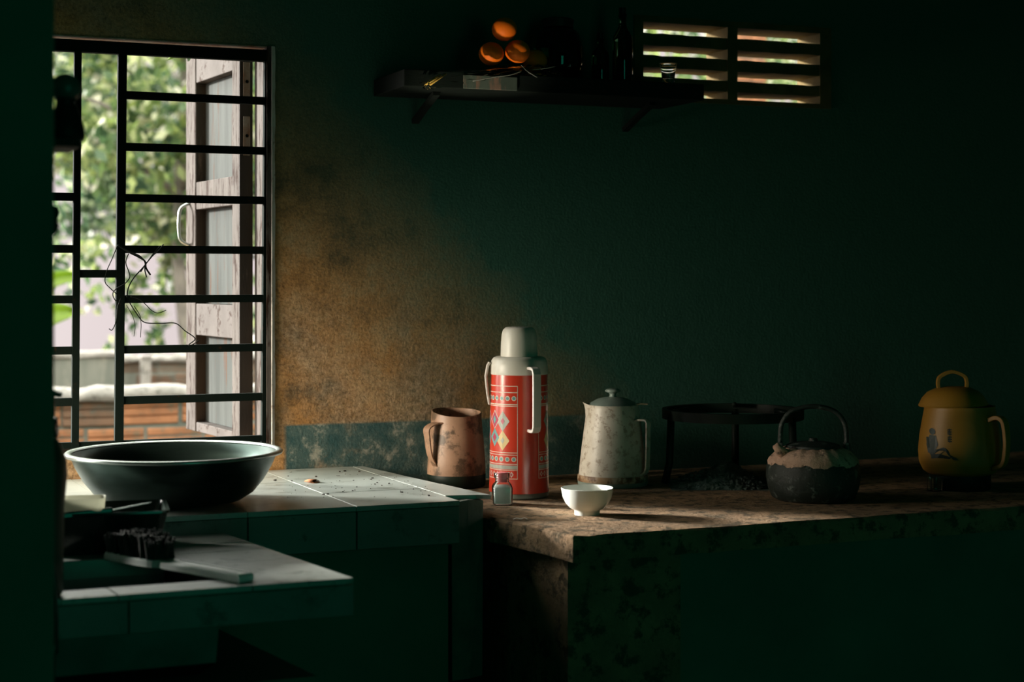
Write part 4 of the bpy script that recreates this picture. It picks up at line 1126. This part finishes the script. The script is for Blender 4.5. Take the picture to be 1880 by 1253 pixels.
# black tray with soap and knife behind the sink
ty = thing('black_tray', 'glossy black plastic tray behind the sink, below the basin', 'tray', (.42, 2.87, ZL), -.14)
def rect(hx_, hy_, r=.014): 
    pts = []
    for cx_, cy_, a0 in ((hx_-r, hy_-r, 0), (-hx_+r, hy_-r, 90), (-hx_+r, -hy_+r, 180), (hx_-r, -hy_+r, 270)):
        for i in range(4):
            t = radians(a0+90*i/3); pts.append((cx_+r*cos(t), cy_+r*sin(t)))
    return pts
obj('tray', loft([(rect(.098, .060), 0), (rect(.112, .074), .066), (rect(.116, .078), .068), (rect(.116, .078), .072), (rect(.109, .071), .072), (rect(.095, .057), .004)]), M['black_plastic'], ty, smooth=True, angle=40)
M['tub'] = leafm('translucent_cream_plastic', [(0, (.50, .50, .42)), (1, (.50, .50, .42))], .55, .4)
s0 = atY(152, 914, 2.83)
so = thing('plastic_tub', 'low cream translucent plastic tub on the black tray before the basin', 'tub', (s0.x, 2.83, ZL+.072), -.20)
gg = 2.83*1.03/3000
obj('tub', loft([(rect(35*gg, .026, .010), 0), (rect(37*gg, .028, .010), .003), (rect(38*gg, .029, .010), 24*gg), (rect(36.5*gg, .0275, .010), 24*gg), (rect(35*gg, .026, .010), .005)]), M['tub'], so, smooth=True, angle=40)
k0 = atY(205, 917, 2.80); k1 = atY(281, 900, 2.80)
kn = thing('kitchen_knife', 'slim steel knife lying across the black tray', 'knife', (k0.x, 2.80, ZL+.073), 0)
kd = k1-k0
obj('blade', loft([([(0, -.002), (0, .014), (kd.x*.75, .016), (kd.x, .006), (kd.x*.9, -.002)], .0), ([(0, 0), (0, .012), (kd.x*.75, .013), (kd.x, .006), (kd.x*.9, 0)], .0016)]), M['steel'], kn, rot=(0, -atan2(kd.z, kd.x)*.85, 0))
obj('handle', strap([(-.085, .006, -.004), (-.04, .006, -.001), (.002, .006, .001)], .014, .010, (0, 1, 0)), M['black_plastic'], kn, bevel=.002)

# scrubbing brush, bristles up, on the sink edge
ba = atZ(205, 1012, -.455); bb = atZ(452, 1058, -.455)
bd = bb-ba; bL = sqrt(bd.x**2+bd.y**2)
br = thing('scrub_brush', 'black-bristled scrubbing brush with a pale handle on the sink edge', 'brush', (ba.x, ba.y, ZL), atan2(bd.y, bd.x))
def outline(x):   # half width of the brush plate along its length
    t = x/bL
    if t < .44: return .030*sqrt(max(0, 1-((t-.20)/.26)**4))*(.9 if t > .02 else .6)
    return max(.0125, .017-.004*(t-.44))
xs2 = np.linspace(.004, bL, 34)
up = [(x, outline(x)) for x in xs2]; poly = up+[(x, -y_) for x, y_ in reversed(up)]
bm = bmesh.new(); add_prism(bm, poly, .001, .013, .003)
obj('plate', bm, M['brush_plastic'], br)
bm = bmesh.new()
for k in range(300):
    x = random.uniform(.022, bL*.43); y_ = random.uniform(-1, 1)*outline(x)*.86
    h = .024+.014*sin(pi*(x/bL)/.45)+random.uniform(-.003, .004)
    p = Vector((x, y_, .012)); q = p+Vector((random.uniform(-.012, .012), y_*.35+random.uniform(-.006, .006), h))
    add_tube(bm, [p, q], .0030, 4, rfn=lambda t: 1.1-.3*t)
tag(obj('bristles', bm, M['bristle'], br), kind='stuff')
bm = bmesh.new(); add_span(bm, bL*.50, bL*.97, .0075, .0105, .012, .0145); add_span(bm, bL*.50, bL*.97, -.0105, -.0075, .012, .0145)
obj('ridge', bm, M['brush_plastic'], br)

# ------------------------------------------------------------------ small litter
bm = bmesh.new(); rc = random.Random(8)
for (px, py) in [(506, 883), (535, 884), (527, 875), (624, 867), (634, 866), (650, 883), (660, 867), (690, 890), (716, 889), (680, 881), (684, 879), (692, 887), (600, 908), (592, 909), (628, 904), (646, 902), (739, 905), (785, 911), (702, 892), (655, 895), (580, 876), (760, 899)]:
    p = atZ(px+rc.uniform(-2, 2), py, -.43); s_ = rc.uniform(.0018, .0036)
    add_box(bm, (p.x, p.y, ZT+s_*.35), (s_*1.6, s_*1.1, s_*.7), rc.uniform(0, 3))
for k in range(90):
    p = atZ(rc.uniform(500, 800), rc.uniform(866, 915), -.43)
    if p.y < Fy+.02 or p.x > xr(p.y)+.03: continue
    s_ = rc.uniform(.0006, .0015); add_box(bm, (p.x, p.y, ZT+s_*.35), (s_*1.6, s_*1.1, s_*.7), rc.uniform(0, 3))
tag(obj('crumbs', bm, M['crumb']), 'scattered black crumbs on the pale tiled counter', 'crumbs', None, 'stuff')
p = atZ(565, 885, -.43)
dlf = thing('dead_leaf', 'tiny curled orange-brown dead leaf on the tiled counter', 'leaf', (p.x, p.y, ZT+.0005), .4)
bm = blade((.012, .004, .002), (-.010, 0, .001), .006, .002, (.1, 1, .4)); jitter(bm, .0008, 2)
o = obj('blade', bm, M['dead_leaf'], dlf, smooth=True); s_ = o.modifiers.new('s', 'SOLIDIFY'); s_.thickness = .0006
obj('stem', tube([(.010, .003, .002), (.018, .001, .001), (.022, -.001, .001)], .0005, 5), M['dead_leaf'], dlf)
p = atZ(956, 955, -.473)
psn = thing('paper_scrap', 'curled white paper scrap at the counter corner below the jar', 'paper', (p.x, p.y, ZK+.0005), -.3)
bm = strap(catmull([(-.015, 0, .001), (-.008, .001, .003), (0, 0, .0015), (.007, 0, .0035), (.013, -.001, .001)], 4), .007, .0005, (.1, 1, 0))
obj('paper', bm, M['paper'], psn, smooth=True)

# portals: tell the renderer where the daylight enters
for x0, x1, z0, z1 in ((WX0, WX1, WZ0, WZ1), (VX0, VX1, VZ0, VZ1)):
    L = bpy.data.lights.new('daylight_opening', 'AREA'); L.shape = 'RECTANGLE'; L.size = x1-x0; L.size_y = z1-z0
    L.cycles.is_portal = True
    o = bpy.data.objects.new('daylight_opening', L); C.objects.link(o)
    o.location = ((x0+x1)/2, YW+TW+.02, (z0+z1)/2); o.rotation_euler = (-pi/2, 0, 0)
